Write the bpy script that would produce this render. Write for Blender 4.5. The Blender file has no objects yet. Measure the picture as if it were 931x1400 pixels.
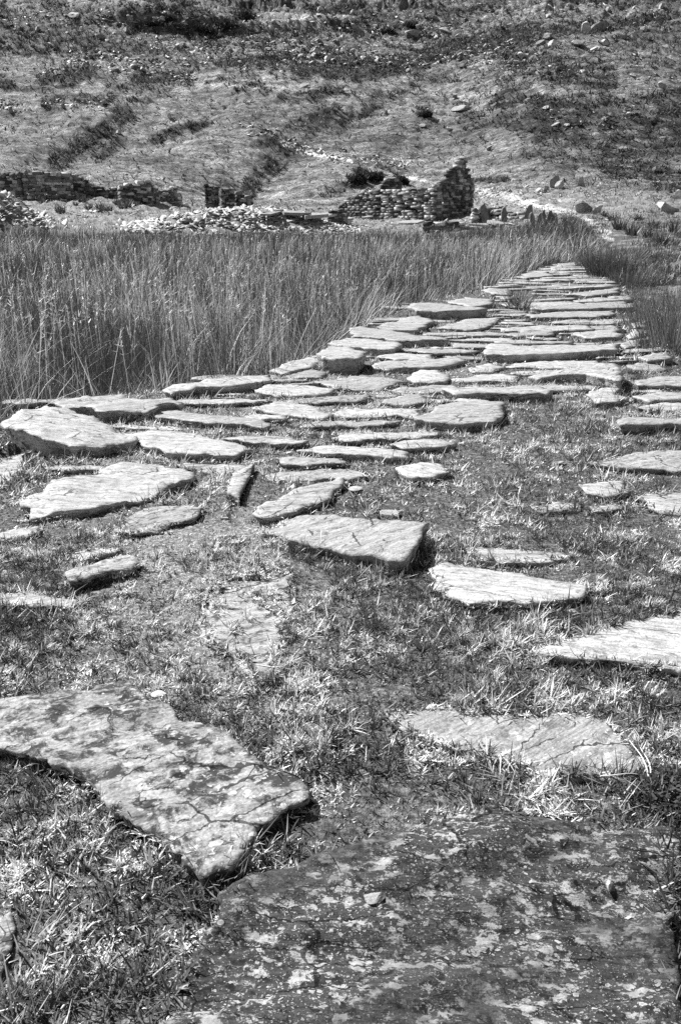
import bpy, math, random
import numpy as np
from mathutils import Vector
from mathutils.geometry import delaunay_2d_cdt

random.seed(11)
R = np.random.default_rng(7)
sc = bpy.context.scene
COL = sc.collection

# ------------------------------------------------------------------ camera
CAM_Z = 1.25
F_PX = 1400 * 28.0 / 36.0            # focal length in photo pixels (28 mm, 36 mm tall frame)
PITCH = math.atan((700 - 312) / F_PX)
cp, sp = math.cos(PITCH), math.sin(PITCH)
cam_d = bpy.data.cameras.new('camera')
cam_d.sensor_fit = 'VERTICAL'
cam_d.sensor_height = 36.0
cam_d.lens = 28.0
cam_d.clip_start = 0.05
cam_d.clip_end = 3000
cam = bpy.data.objects.new('camera', cam_d)
cam.location = (0, 0, CAM_Z)
cam.rotation_euler = (math.pi / 2 - PITCH, 0, 0)
COL.objects.link(cam)
sc.camera = cam


def ray(px, py):
    u, v = (px - 465.5) / F_PX, (700 - py) / F_PX
    return np.array([u, cp + v * sp, -sp + v * cp])


def unproj(px, py, z=0.0):
    d = ray(px, py)
    t = (z - CAM_Z) / d[2]
    return np.array([0, 0, CAM_Z]) + d * t


def to_px(p):
    """photo pixel of a point of the place (used to lay out the vegetation and painted-shadow map on the hill)"""
    x, y, z = p[..., 0], p[..., 1], p[..., 2] - CAM_Z
    dep = y * cp - z * sp
    up = y * sp + z * cp
    dep = np.maximum(dep, 1e-3)
    return 465.5 + x / dep * F_PX, 700 - up / dep * F_PX


# ------------------------------------------------------------------ noise
def _h(ix, iy, s):
    n = (ix.astype(np.int64) * 374761393 + iy.astype(np.int64) * 668265263 + s * 1442695041) & 0x7fffffff
    n = ((n ^ (n >> 13)) * 1274126177) & 0x7fffffff
    n = ((n ^ (n >> 15)) * 2246822519) & 0x7fffffff
    return ((n ^ (n >> 16)) & 0xffffff) / float(0xffffff)


def noise(x, y, s=0):
    x = np.asarray(x, float); y = np.asarray(y, float)
    ix, iy = np.floor(x), np.floor(y)
    fx, fy = x - ix, y - iy
    ux, uy = fx * fx * fx * (fx * (fx * 6 - 15) + 10), fy * fy * fy * (fy * (fy * 6 - 15) + 10)
    r = 0
    out = []
    for dx in (0, 1):
        for dy in (0, 1):
            a = _h(ix + dx, iy + dy, s) * 6.28318
            out.append(np.cos(a) * (fx - dx) + np.sin(a) * (fy - dy))
    a = out[0] * (1 - uy) + out[1] * uy
    b = out[2] * (1 - uy) + out[3] * uy
    return (a * (1 - ux) + b * ux) * 1.5


def fbm(x, y, o=4, s=0, g=0.5):
    r = 0; a = 1.0; f = 1.0
    for k in range(o):
        r = r + a * noise(x * f + 17.3 * k, y * f - 9.1 * k, s + k)
        a *= g; f *= 2.03
    return r


def sstep(a, b, x):
    t = np.clip((x - a) / (b - a), 0, 1)
    return t * t * (3 - 2 * t)


# ------------------------------------------------------------------ terrain
_le = [unproj(px, py) for px, py in [(0, 577), (75, 550), (225, 532), (370, 512), (440, 482), (480, 455), (560, 418), (660, 395), (710, 376), (765, 360)]]
_re = [unproj(px, py) for px, py in [(931, 505), (905, 470), (868, 428), (848, 398), (828, 378), (812, 366), (800, 360)]]
LEY = np.array([-2.0] + [p[1] for p in _le]); LEX = np.array([-5.2] + [p[0] for p in _le])
REY = np.array([-2.0, 2.0] + [p[1] for p in _re]); REX = np.array([1.0, 1.9] + [p[0] for p in _re])


def path_edges(y):
    return np.interp(y, LEY, LEX), np.interp(y, REY, REX)


HEAPS = [  # px centre, distance, half length, half depth, height
    (-5, 50.0, 4.6, 4.0, 3.7),
    (290, 51.5, 4.0, 2.4, 0.95),
    (395, 52.0, 4.2, 2.4, 1.0),
    (350, 54.5, 5.0, 3.0, 0.75),
]


def H(x, y, fine=True):
    x = np.asarray(x, float); y = np.asarray(y, float)
    r = np.hypot(x, np.maximum(y, 0))
    az = x / np.maximum(y, 1.0)
    xl, xr = path_edges(np.clip(y, -2, 34))
    # near part: raised causeway between a marsh and a bank
    inside = sstep(-0.28, 0.03, x - xl) * sstep(-0.5, 0.05, xr - x)
    inside = inside * (1 - sstep(30, 40, y))
    marsh = -0.45 + 0.95 * sstep(12, 46, y) + 0.05 * fbm(x * .5, y * .5, 2, 3)
    bank = -0.12 + 0.75 * sstep(0.3, 6.0, x - xr) * sstep(8, 30, y) + 0.05 * fbm(x * .8, y * .8, 3, 5)
    side = sstep(-0.6, 0.6, x - (xl + xr) / 2)
    low = marsh * (1 - side) + bank * side
    near = low * (1 - inside) + inside * (0.012 * fbm(x * 1.6, y * 1.6, 3, 9))
    # far part: platform, foot of the hill, hill
    def prof(ys, zs):
        return np.interp(y, ys, zs)
    fl = prof([30, 40, 45, 52, 60, 72, 84, 100, 420, 600], [-.1, .3, .55, 1.2, 2.25, 3.9, 6.2, 12.5, 150, 165])
    fc = prof([30, 40, 45, 55, 70, 85, 98, 420, 600], [-.1, .3, .55, 1.0, 1.95, 4.2, 9.4, 146, 165])
    fr = prof([30, 40, 45, 55, 70, 84, 96, 420, 600], [.1, .75, 1.0, 1.9, 3.6, 6.2, 10.8, 150, 165])
    wl = 1 - sstep(-.30, -.12, az)
    wr = sstep(.10, .25, az)
    far = fc * (1 - wl) * (1 - wr) + fl * wl + fr * wr
    w = sstep(26, 44, y)
    z = near * (1 - w) + far * w
    for px, d, hl, hd, hh in HEAPS:
        cx = (px - 465.5) / F_PX * d * 1.06
        q = ((x - cx) / hl) ** 2 + ((y - d) / hd) ** 2
        z = z + hh * np.exp(-np.minimum(q, 30) * 1.3) * (1 + .15 * fbm(x * .6, y * .6, 2, 44))
    # hill relief
    hm = sstep(72, 110, y)
    u = x * .87 - (y) * .30; v = x * .45 + y * .90
    z = z + hm * (2.6 * fbm(x * .018 + 3, y * .018, 3, 21) + 1.5 * noise(u * .03, v * .055, 25) + .55 * fbm(u * .07, v * .15, 3, 27))
    # an old level cut across the slope on the left
    zz = z + 0.0
    bench = sstep(-.30, -.22, az) * (1 - sstep(.0, .06, az)) * hm
    z = z + bench * 1.8 * (sstep(31.5, 32.5, zz) * (1 - sstep(33.5, 37.5, zz)))
    # gullies
    for ax, ay, bx, by, ww, dep in GULLY:
        dx, dy = bx - ax, by - ay
        L2 = dx * dx + dy * dy
        t = np.clip(((x - ax) * dx + (y - ay) * dy) / L2, 0, 1)
        dd = np.hypot(x - ax - t * dx, y - ay - t * dy)
        z = z - dep * np.exp(-(dd / ww) ** 2)
    if fine:
        f = sstep(34, 60, y)
        z = z + f * (.22 * fbm(u * .7, v * 1.3, 4, 31) * (1 + 1.6 * sstep(90, 200, y)) + .05 * noise(x * 2.7, y * 2.7, 35))
        rocky = np.clip(fbm(u * .05, v * .09, 2, 51) * 2.2 + .25, 0, 1) * sstep(135, 185, y)
        st = fbm(u * .25, v * .6, 3, 53)
        z = z + rocky * 1.8 * np.clip(st * 3.5, -.4, 1)
        b2 = (1 - inside) * (1 - f) * sstep(.0, .8, x - xr)
        z = z + b2 * .05 * fbm(x * 3.1, y * 3.1, 3, 61)
    return z


GULLY = []


def hit(px, py, tmax=420, lift=0.0):
    d = ray(px, py)
    t = np.concatenate([np.linspace(0.8, 40, 90), np.linspace(40, tmax, 300)[1:]])
    for it in range(2):
        x, y, z = d[0] * t, d[1] * t, CAM_Z + d[2] * t
        g = z - H(x, y, False) - lift
        k = np.argmax(g < 0)
        if g[k] >= 0:
            k = len(t) - 1
        k = max(k, 1)
        if it == 0: t = np.linspace(t[k - 1], t[k], 16)
    a = g[k - 1] / (g[k - 1] - g[k] + 1e-9)
    tt = t[k - 1] + (t[k] - t[k - 1]) * min(max(a, 0), 1)
    return np.array([d[0] * tt, d[1] * tt, CAM_Z + d[2] * tt])


_g = []
for (a, b, w, dep) in [((80, 220), (175, 160), 4.5, 1.6), ((345, 255), (398, 205), 4.0, 1.8), ((215, 190), (270, 170), 3.0, 1.0), ((285, 45), (340, 20), 4.0, 1.0), ((205, 35), (235, 28), 3.0, .8), ((465, 168), (500, 152), 4.0, 1.5)]:
    A, B = hit(*a), hit(*b)
    _g.append((A[0], A[1], B[0], B[1], w, dep))
GULLY = _g


# ------------------------------------------------------------------ mesh helpers
def tag(o, label=None, cat=None, group=None, kind=None):
    if label: o['label'] = label
    if cat: o['category'] = cat
    if group: o['group'] = group
    if kind: o['kind'] = kind
    return o


def link(name, me, mats, parent=None, loc=None):
    o = bpy.data.objects.new(name, me)
    if not isinstance(mats, (list, tuple)): mats = [mats]
    if me is not None and len(me.materials) == 0:
        for m in mats: me.materials.append(m)
    if loc is not None: o.location = loc
    if parent: o.parent = parent
    COL.objects.link(o)
    return o


def mesh_np(name, V, faces_idx, faces_len, attrs=None, smooth=False):
    """V (n,3), faces as flat index array and lengths"""
    me = bpy.data.meshes.new(name)
    V = np.ascontiguousarray(V, np.float32)
    fi = np.ascontiguousarray(faces_idx, np.int32); fl = np.ascontiguousarray(faces_len, np.int32)
    me.vertices.add(len(V)); me.vertices.foreach_set('co', V.ravel())
    me.loops.add(len(fi)); me.loops.foreach_set('vertex_index', fi)
    me.polygons.add(len(fl))
    st = np.zeros(len(fl), np.int32); st[1:] = np.cumsum(fl)[:-1]
    me.polygons.foreach_set('loop_start', st)
    try: me.polygons.foreach_set('loop_total', fl)
    except Exception: pass
    if smooth: me.polygons.foreach_set('use_smooth', np.ones(len(fl), bool))
    for k, a in (attrs or {}).items():
        at = me.attributes.new(k, 'FLOAT', 'POINT')
        at.data.foreach_set('value', np.ascontiguousarray(a, np.float32))
    me.update(calc_edges=True)
    return me


def blades(P, h, w, az, lean, curve, shade, segs=3, tip=0.15):
    """ribbons: base P, length h, width w, azimuth of lean, lean angle from vertical, extra bend; returns V, fi, fl, shade"""
    n = len(P)
    ts = np.linspace(0, 1, segs + 1)
    wa = az + R.uniform(.6, 2.5, n) * np.where(R.random(n) < .5, 1, -1)
    wx, wy = np.cos(wa), np.sin(wa)
    pts = []
    cur = P.copy()
    prev = 0
    rows = []
    for k, t in enumerate(ts):
        if k > 0:
            ang = lean + curve * t
            dl = h * (t - prev)
            cur = cur + np.stack([np.cos(az) * np.sin(ang) * dl, np.sin(az) * np.sin(ang) * dl, np.cos(ang) * dl], 1)
        prev = t
        ww = w * (1 - (1 - tip) * t ** 1.6) * .5
        off = np.stack([wx * ww, wy * ww, np.zeros(n)], 1)
        rows.append(cur - off); rows.append(cur + off)
    V = np.stack(rows, 1)                          # n, 2*(segs+1), 3
    m = 2 * (segs + 1)
    q = []
    for k in range(segs):
        q.append([2 * k, 2 * k + 1, 2 * k + 3, 2 * k + 2])
    q = np.array(q)
    fi = (np.arange(n)[:, None, None] * m + q[None]).reshape(-1)
    fl = np.full(n * segs, 4)
    return V.reshape(-1, 3), fi, fl, np.repeat(shade, m)


def merge(parts):
    Vs, fis, fls, sh = [], [], [], []
    o = 0
    for V, fi, fl, s in parts:
        Vs.append(V); fis.append(fi + o); fls.append(fl); sh.append(s); o += len(V)
    return np.concatenate(Vs), np.concatenate(fis), np.concatenate(fls), np.concatenate(sh)


# ------------------------------------------------------------------ materials
def new_mat(name):
    m = bpy.data.materials.new(name); m.use_nodes = True
    nt = m.node_tree; nt.nodes.clear()
    out = nt.nodes.new('ShaderNodeOutputMaterial')
    return m, nt, out


class N:
    def __init__(s, nt): s.nt = nt
    def node(s, t, **k):
        n = s.nt.nodes.new(t)
        for a, b in k.items(): setattr(n, a, b)
        return n
    def L(s, a, b): s.nt.links.new(a, b)
    def val(s, x, sock):
        if hasattr(x, 'links'): s.L(x, sock)
        else: sock.default_value = x
    def math(s, op, a, b=0.0, clamp=False):
        n = s.node('ShaderNodeMath', operation=op); n.use_clamp = clamp
        s.val(a, n.inputs[0]); s.val(b, n.inputs[1]); return n.outputs[0]
    def ramp(s, x, pts):
        n = s.node('ShaderNodeValToRGB'); cr = n.color_ramp
        while len(cr.elements) < len(pts): cr.elements.new(.5)
        for e, (p, c) in zip(cr.elements, pts): e.position = p; e.color = (c, c, c, 1)
        s.L(x, n.inputs[0]); return n.outputs[0]
    def noise(s, vec, scale, detail=4, rough=.55, dist=0):
        n = s.node('ShaderNodeTexNoise'); s.L(vec, n.inputs['Vector'])
        n.inputs['Scale'].default_value = scale; n.inputs['Detail'].default_value = detail
        n.inputs['Roughness'].default_value = rough; n.inputs['Distortion'].default_value = dist
        return n.outputs['Fac']
    def voro(s, vec, scale, feat='F1', rnd=1.0):
        n = s.node('ShaderNodeTexVoronoi', feature=feat); s.L(vec, n.inputs['Vector'])
        n.inputs['Scale'].default_value = scale; n.inputs['Randomness'].default_value = rnd
        return n
    def mapping(s, vec, sc_=(1, 1, 1), rot=(0, 0, 0)):
        n = s.node('ShaderNodeMapping'); s.L(vec, n.inputs['Vector'])
        n.inputs['Scale'].default_value = sc_; n.inputs['Rotation'].default_value = rot
        return n.outputs[0]
    def mix(s, f, a, b):
        n = s.node('ShaderNodeMix', data_type='FLOAT')
        s.val(f, n.inputs[0]); s.val(a, n.inputs[2]); s.val(b, n.inputs[3]); return n.outputs[0]
    def grey(s, x):
        n = s.node('ShaderNodeCombineColor')
        for i in range(3): s.val(x, n.inputs[i])
        return n.outputs[0]
    def pos(s): return s.node('ShaderNodeNewGeometry').outputs['Position']
    def attr(s, name): return s.node('ShaderNodeAttribute', attribute_name=name).outputs['Fac']
    def bsdf(s, col, rough, spec=.5, bump=None, bstr=.5, bdist=.01):
        b = s.node('ShaderNodeBsdfPrincipled')
        s.val(col, b.inputs['Base Color']); s.val(rough, b.inputs['Roughness'])
        b.inputs['Specular IOR Level'].default_value = spec
        if bump is not None:
            n = s.node('ShaderNodeBump'); s.L(bump, n.inputs['Height'])
            n.inputs['Strength'].default_value = bstr; n.inputs['Distance'].default_value = bdist
            s.L(n.outputs[0], b.inputs['Normal'])
        return b.outputs[0]


def slate_mat(name, base, pale=.3, dark=.3, streak=1.0, rough=.5, spec=.5, pale_v=.5, dark_v=.07, scale=1.0, rot=.2, spots=0.0, iso=0.0):
    m, nt, out = new_mat(name); n = N(nt)
    p = n.pos()
    oi = n.node('ShaderNodeObjectInfo')
    off = n.node('ShaderNodeVectorMath', operation='MULTIPLY_ADD')
    cc = n.node('ShaderNodeCombineXYZ'); n.L(oi.outputs['Random'], cc.inputs[0]); n.L(oi.outputs['Random'], cc.inputs[1])
    n.L(cc.outputs[0], off.inputs[0]); off.inputs[1].default_value = (37, 53, 0); n.L(p, off.inputs[2])
    vr = n.node('ShaderNodeVectorRotate', rotation_type='Z_AXIS'); n.L(off.outputs[0], vr.inputs['Vector'])
    n.L(n.math('MULTIPLY', n.math('SUBTRACT', oi.outputs['Random'], .5), 1.3), vr.inputs['Angle'])
    p = vr.outputs[0]
    ps = n.mapping(p, ((2.2 + 4 * iso) * scale, (11 - 4 * iso) * scale, 18 * scale), (0, 0, rot))
    s1 = n.noise(ps, 2.5, 6, .65, .6)
    s2 = n.noise(n.mapping(p, (6 * scale, 38 * scale, 60), (0, 0, rot)), 2.0, 5, .7, .3)
    grain = n.noise(p, 160 * scale, 3, .7)
    big = n.noise(p, 2.6 * scale, 4, .6, .4)
    v = n.math('MULTIPLY', base, n.ramp(s1, [(.32, .66), (.5, 1.0), (.68, 1.2)]))
    v = n.math('MULTIPLY', v, n.ramp(s2, [(.32, .55), (.5, 1.0), (.7, 1.3)]))
    v = n.math('MULTIPLY', v, n.ramp(grain, [(.3, .62), (.7, 1.38)]))
    v = n.math('MULTIPLY', v, n.mix(oi.outputs['Random'], .76, 1.12))
    # dark lichen and algae
    dn = n.noise(n.mapping(p, (7 * scale, (10 - 2 * iso) * scale, 10 * scale), (0, 0, rot)), 2.6, 9, .74, .4)
    dm = n.ramp(dn, [(.62 - .25 * dark, 0), (.70 - .25 * dark, 1)])
    dm = n.math('MULTIPLY', dm, min(1, dark * 2.2))
    v = n.mix(dm, v, dark_v)
    # pale crustose lichen rosettes
    warp = n.node('ShaderNodeVectorMath', operation='MULTIPLY_ADD')
    nz = n.node('ShaderNodeTexNoise'); n.L(p, nz.inputs['Vector']); nz.inputs['Scale'].default_value = 40 * scale; nz.inputs['Detail'].default_value = 4
    n.L(nz.outputs['Color'], warp.inputs[0]); warp.inputs[1].default_value = (.028 / scale,) * 3; n.L(p, warp.inputs[2])
    wp = n.mapping(warp.outputs[0], (1, 1.5, 1), (0, 0, rot))
    tot = None
    for sc_, th in ((34, .30), (75, .34), (150, .36)):
        vo = n.voro(wp, sc_ * scale)
        rr = n.node('ShaderNodeSeparateColor'); n.L(vo.outputs['Color'], rr.inputs[0])
        on = n.math('LESS_THAN', rr.outputs[0], pale * .75)
        thr = n.math('ADD', n.math('MULTIPLY', n.math('POWER', rr.outputs[1], 2.0), th), .12)
        mk = n.math('MULTIPLY', n.math('LESS_THAN', vo.outputs['Distance'], thr), on)
        rim = n.math('MULTIPLY', mk, n.mix(n.math('DIVIDE', vo.outputs['Distance'], thr), .35, 1.0))
        tot = rim if tot is None else n.math('MAXIMUM', tot, rim)
    bl = n.noise(n.mapping(warp.outputs[0], (1, 1.7, 1), (0, 0, rot)), 13 * scale, 10, .72, .2)
    tot = n.math('MAXIMUM', tot, n.math('MULTIPLY', n.ramp(bl, [(.66 - .2 * pale, 0), (.70 - .2 * pale, .85)]), min(1, pale * 2.2)))
    clump = n.ramp(big, [(.38, .12), (.56, 1)])
    pm = n.math('MULTIPLY', tot, clump)
    lg = n.ramp(n.noise(warp.outputs[0], 60 * scale, 4, .7), [(.35, .7), (.65, 1.15)])
    v = n.mix(n.math('MULTIPLY', pm, .9), v, n.math('MULTIPLY', lg, pale_v))
    if spots:
        vo = n.voro(wp, 7 * scale)
        rr = n.node('ShaderNodeSeparateColor'); n.L(vo.outputs['Color'], rr.inputs[0])
        mk = n.math('MULTIPLY', n.math('LESS_THAN', vo.outputs['Distance'], .17), n.math('LESS_THAN', rr.outputs[1], spots))
        v = n.mix(mk, v, .72)
    cv = n.voro(n.mapping(warp.outputs[0], (1.1, 3.4, 2.0), (0, 0, rot * .6)), 2.6 * scale ** .5, 'DISTANCE_TO_EDGE')
    ck = n.math('LESS_THAN', cv.outputs['Distance'], n.math('MULTIPLY', n.ramp(big, [(.45, 0), (.6, 1)]), .016))
    v = n.math('MULTIPLY', v, n.math('SUBTRACT', 1.0, n.math('MULTIPLY', ck, .8)))
    hgt = n.math('ADD', n.math('MULTIPLY', s1, 1.0), n.math('MULTIPLY', s2, .25))
    hgt = n.math('ADD', hgt, n.math('MULTIPLY', grain, .15))
    hgt = n.math('ADD', hgt, n.math('MULTIPLY', pm, .10))
    hgt = n.math('SUBTRACT', hgt, n.math('MULTIPLY', ck, .8))
    sh = n.bsdf(n.grey(v), n.mix(pm, rough, .9), spec, hgt, .8, .010)
    n.L(sh, out.inputs[0])
    return m


M_PALE = slate_mat('pale_slate', .375, .34, .36, rough=.5, spec=.35, pale_v=.60, dark_v=.10)
M_MID = slate_mat('weathered_slate', .36, .35, .36, rough=.6, spec=.25, pale_v=.52, dark_v=.07)
M_MOTT = slate_mat('mottled_slate', .33, .42, .56, rough=.75, spec=.12, pale_v=.52, dark_v=.04, scale=.75, rot=.5, iso=1.0)
M_DARK = slate_mat('lichen_slate', .050, .66, .45, rough=.8, spec=.12, pale_v=.45, dark_v=.014, scale=1.75, rot=-.15)
M_WORN = slate_mat('worn_slate', .36, .4, .45, rough=.75, spec=.15, pale_v=.45, dark_v=.06)
M_RUBBLE = slate_mat('waste_slate', .33, .1, .3, rough=.55, spec=.4, pale_v=.55, dark_v=.08, scale=.25)


def leaf_mat(name, k=1.0, trans=.35, rough=.5, spec=.3):
    m, nt, out = new_mat(name); n = N(nt)
    a = n.math('MULTIPLY', n.attr('shade'), k)
    col = n.grey(a)
    b = n.bsdf(col, rough, spec)
    t = n.node('ShaderNodeBsdfTranslucent'); n.L(col, t.inputs[0])
    mx = n.node('ShaderNodeMixShader'); mx.inputs[0].default_value = trans
    n.L(b, mx.inputs[1]); n.L(t.outputs[0], mx.inputs[2]); n.L(mx.outputs[0], out.inputs[0])
    return m


M_TURF = leaf_mat('turf_grass', 1.0, .24, .42, .45)
M_RUSH = leaf_mat('rush_stems', .86, .34, .45, .4)
M_HEATH = leaf_mat('heather', 1.0, .2, .7, .15)


def ground_mat():
    m, nt, out = new_mat('soil_and_thatch'); n = N(nt); p = n.pos()
    a = n.attr('shade')
    g1 = n.noise(p, 55, 5, .75); g2 = n.noise(p, 4, 5, .6); g3 = n.noise(p, 260, 2, .6)
    v = n.math('MULTIPLY', a, n.ramp(g1, [(.34, .25), (.5, 1), (.64, 2.6)]))
    v = n.math('MULTIPLY', v, n.ramp(g2, [(.3, .7), (.7, 1.3)]))
    v = n.math('MULTIPLY', v, n.ramp(g3, [(.3, .7), (.7, 1.35)]))
    h = n.math('ADD', g1, n.math('MULTIPLY', g3, .4))
    n.L(n.bsdf(n.grey(v), .85, .2, h, .8, .02), out.inputs[0])
    return m


def hill_mat():
    m, nt, out = new_mat('hill_grass'); n = N(nt); p = n.pos()
    a = n.attr('shade')
    pr = n.mapping(p, (.55, 1.6, 1.2), (0, 0, .35))
    g1 = n.noise(pr, 1.6, 6, .7, .3); g2 = n.noise(p, 7, 4, .7); g3 = n.noise(pr, .22, 5, .6)
    v = n.math('MULTIPLY', a, n.ramp(g1, [(.32, .38), (.5, 1), (.66, 1.6)]))
    v = n.math('MULTIPLY', v, n.ramp(g2, [(.32, .5), (.68, 1.5)]))
    v = n.math('MULTIPLY', v, n.ramp(g3, [(.3, .75), (.7, 1.25)]))
    g4 = n.noise(pr, .62, 4, .6, .5)
    v = n.math('MULTIPLY', v, n.ramp(g4, [(.36, .48), (.5, 1), (.64, 1.5)]))
    h = n.math('ADD', g1, n.math('MULTIPLY', g2, .45))
    n.L(n.bsdf(n.grey(v), .9, .15, h, 1.0, .45), out.inputs[0])
    return m


M_GROUND = ground_mat(); M_HILL = hill_mat()


def stone_mat(name, k=1.0, sc_=1.0):
    m, nt, out = new_mat(name); n = N(nt); p = n.pos()
    a = n.attr('shade')
    g = n.noise(p, 5 * sc_, 5, .7); g2 = n.noise(n.mapping(p, (1, 1, 4)), 14 * sc_, 4, .7)
    v = n.math('MULTIPLY', n.math('MULTIPLY', a, k), n.ramp(g, [(.3, .55), (.6, 1.2)]))
    v = n.math('MULTIPLY', v, n.ramp(g2, [(.3, .6), (.7, 1.35)]))
    n.L(n.bsdf(n.grey(v), .75, .3, n.math('ADD', g, g2), .7, .05), out.inputs[0])
    return m


M_STONE = stone_mat('ruin_stone', 1.0)


def rock_mat():
    m, nt, out = new_mat('boulder_rock'); n = N(nt); p = n.pos()
    oi = n.node('ShaderNodeObjectInfo')
    g = n.noise(p, 1.8, 6, .7, .3); g2 = n.noise(n.mapping(p, (1, 2, 5), (.3, .2, .4)), 3.5, 5, .75)
    v = n.math('MULTIPLY', n.mix(oi.outputs['Random'], .24, .6), n.ramp(g, [(.32, .45), (.55, 1.1)]))
    v = n.math('MULTIPLY', v, n.ramp(g2, [(.3, .6), (.7, 1.3)]))
    n.L(n.bsdf(n.grey(v), .7, .35, n.math('ADD', g, g2), .8, .12), out.inputs[0])
    return m


M_ROCK = rock_mat()

# ------------------------------------------------------------------ vegetation and painted shadows of the hill
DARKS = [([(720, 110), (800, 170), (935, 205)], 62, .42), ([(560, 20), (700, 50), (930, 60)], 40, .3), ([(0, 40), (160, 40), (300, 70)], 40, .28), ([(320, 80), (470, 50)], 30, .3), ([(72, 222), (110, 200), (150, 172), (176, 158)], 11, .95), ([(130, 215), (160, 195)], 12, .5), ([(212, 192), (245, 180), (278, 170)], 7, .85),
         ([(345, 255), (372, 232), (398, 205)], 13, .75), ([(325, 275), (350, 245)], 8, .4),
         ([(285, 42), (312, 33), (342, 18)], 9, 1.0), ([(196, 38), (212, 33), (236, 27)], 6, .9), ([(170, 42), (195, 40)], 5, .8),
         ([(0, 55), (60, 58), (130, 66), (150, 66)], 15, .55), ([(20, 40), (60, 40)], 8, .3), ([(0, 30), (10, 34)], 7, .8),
         ([(66, 108), (80, 104), (104, 100)], 8, .9), ([(92, 112), (110, 104), (124, 92)], 9, 1.0), ([(185, 103), (230, 106), (262, 110)], 8, .8),  # shadows in the scree, painted as dark ground
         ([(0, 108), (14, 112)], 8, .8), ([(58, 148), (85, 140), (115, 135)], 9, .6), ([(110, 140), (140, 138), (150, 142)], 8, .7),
         ([(280, 113), (350, 114)], 3.5, .8), ([(320, 124), (360, 122)], 4, .7), ([(380, 128), (440, 127), (470, 125)], 5, .8), ([(182, 138), (205, 136)], 5, .8),  # all but the last stroke: terrace shadows painted into the ground colour
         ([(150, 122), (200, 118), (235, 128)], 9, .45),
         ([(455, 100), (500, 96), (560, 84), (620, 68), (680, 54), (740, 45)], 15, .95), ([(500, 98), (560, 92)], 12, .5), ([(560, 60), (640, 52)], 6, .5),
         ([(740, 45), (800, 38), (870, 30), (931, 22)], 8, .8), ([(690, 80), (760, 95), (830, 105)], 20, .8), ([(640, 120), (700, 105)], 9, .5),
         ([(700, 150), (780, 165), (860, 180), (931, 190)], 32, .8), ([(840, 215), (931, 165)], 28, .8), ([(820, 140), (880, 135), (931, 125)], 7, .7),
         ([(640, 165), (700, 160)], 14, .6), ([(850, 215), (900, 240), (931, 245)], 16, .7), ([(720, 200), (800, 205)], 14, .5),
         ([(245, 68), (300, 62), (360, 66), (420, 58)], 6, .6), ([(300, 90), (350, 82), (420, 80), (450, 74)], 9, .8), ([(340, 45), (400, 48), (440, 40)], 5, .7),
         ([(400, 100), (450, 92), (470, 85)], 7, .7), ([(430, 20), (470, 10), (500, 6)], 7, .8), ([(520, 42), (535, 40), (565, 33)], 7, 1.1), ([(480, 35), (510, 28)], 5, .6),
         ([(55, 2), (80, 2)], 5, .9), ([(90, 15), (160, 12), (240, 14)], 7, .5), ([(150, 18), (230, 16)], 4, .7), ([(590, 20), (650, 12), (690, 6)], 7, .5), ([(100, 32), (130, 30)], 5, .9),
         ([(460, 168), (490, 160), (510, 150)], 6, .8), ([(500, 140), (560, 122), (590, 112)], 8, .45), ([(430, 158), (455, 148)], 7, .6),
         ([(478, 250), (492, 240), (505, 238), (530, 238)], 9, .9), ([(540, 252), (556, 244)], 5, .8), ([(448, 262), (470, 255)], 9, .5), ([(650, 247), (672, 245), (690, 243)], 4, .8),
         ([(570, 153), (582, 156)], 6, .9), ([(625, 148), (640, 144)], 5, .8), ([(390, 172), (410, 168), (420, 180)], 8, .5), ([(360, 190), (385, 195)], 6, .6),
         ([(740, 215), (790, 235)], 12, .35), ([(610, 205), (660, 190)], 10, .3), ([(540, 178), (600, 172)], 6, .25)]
LIGHTS = [([(378, 194), (400, 200), (425, 209), (455, 216), (478, 224)], 2.7, .55), ([(555, 245), (590, 249), (640, 262)], 2.7, .5), ([(505, 232), (540, 243)], 2.5, .4),
          ([(690, 268), (740, 282), (775, 290), (800, 303), (828, 318), (838, 330)], 5.5, .5), ([(660, 262), (700, 270)], 4, .22),
          ([(246, 112), (330, 118), (470, 112)], 4, .12), ([(395, 34), (430, 26), (445, 18)], 6, .14), ([(155, 145), (162, 150)], 2, .5), ([(408, 205), (372, 240), (360, 256)], 3, .10),
          ([(100, 285), (160, 290), (240, 292)], 12, .03)]


def seg_field(px, py, poly, rad):
    best = np.full(px.shape, 1e9)
    for (ax, ay), (bx, by) in zip(poly[:-1], poly[1:]):
        dx, dy = bx - ax, by - ay
        t = np.clip(((px - ax) * dx + (py - ay) * dy) / (dx * dx + dy * dy + 1e-9), 0, 1)
        best = np.minimum(best, np.hypot(px - ax - t * dx, py - ay - t * dy))
    return best / rad


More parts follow.
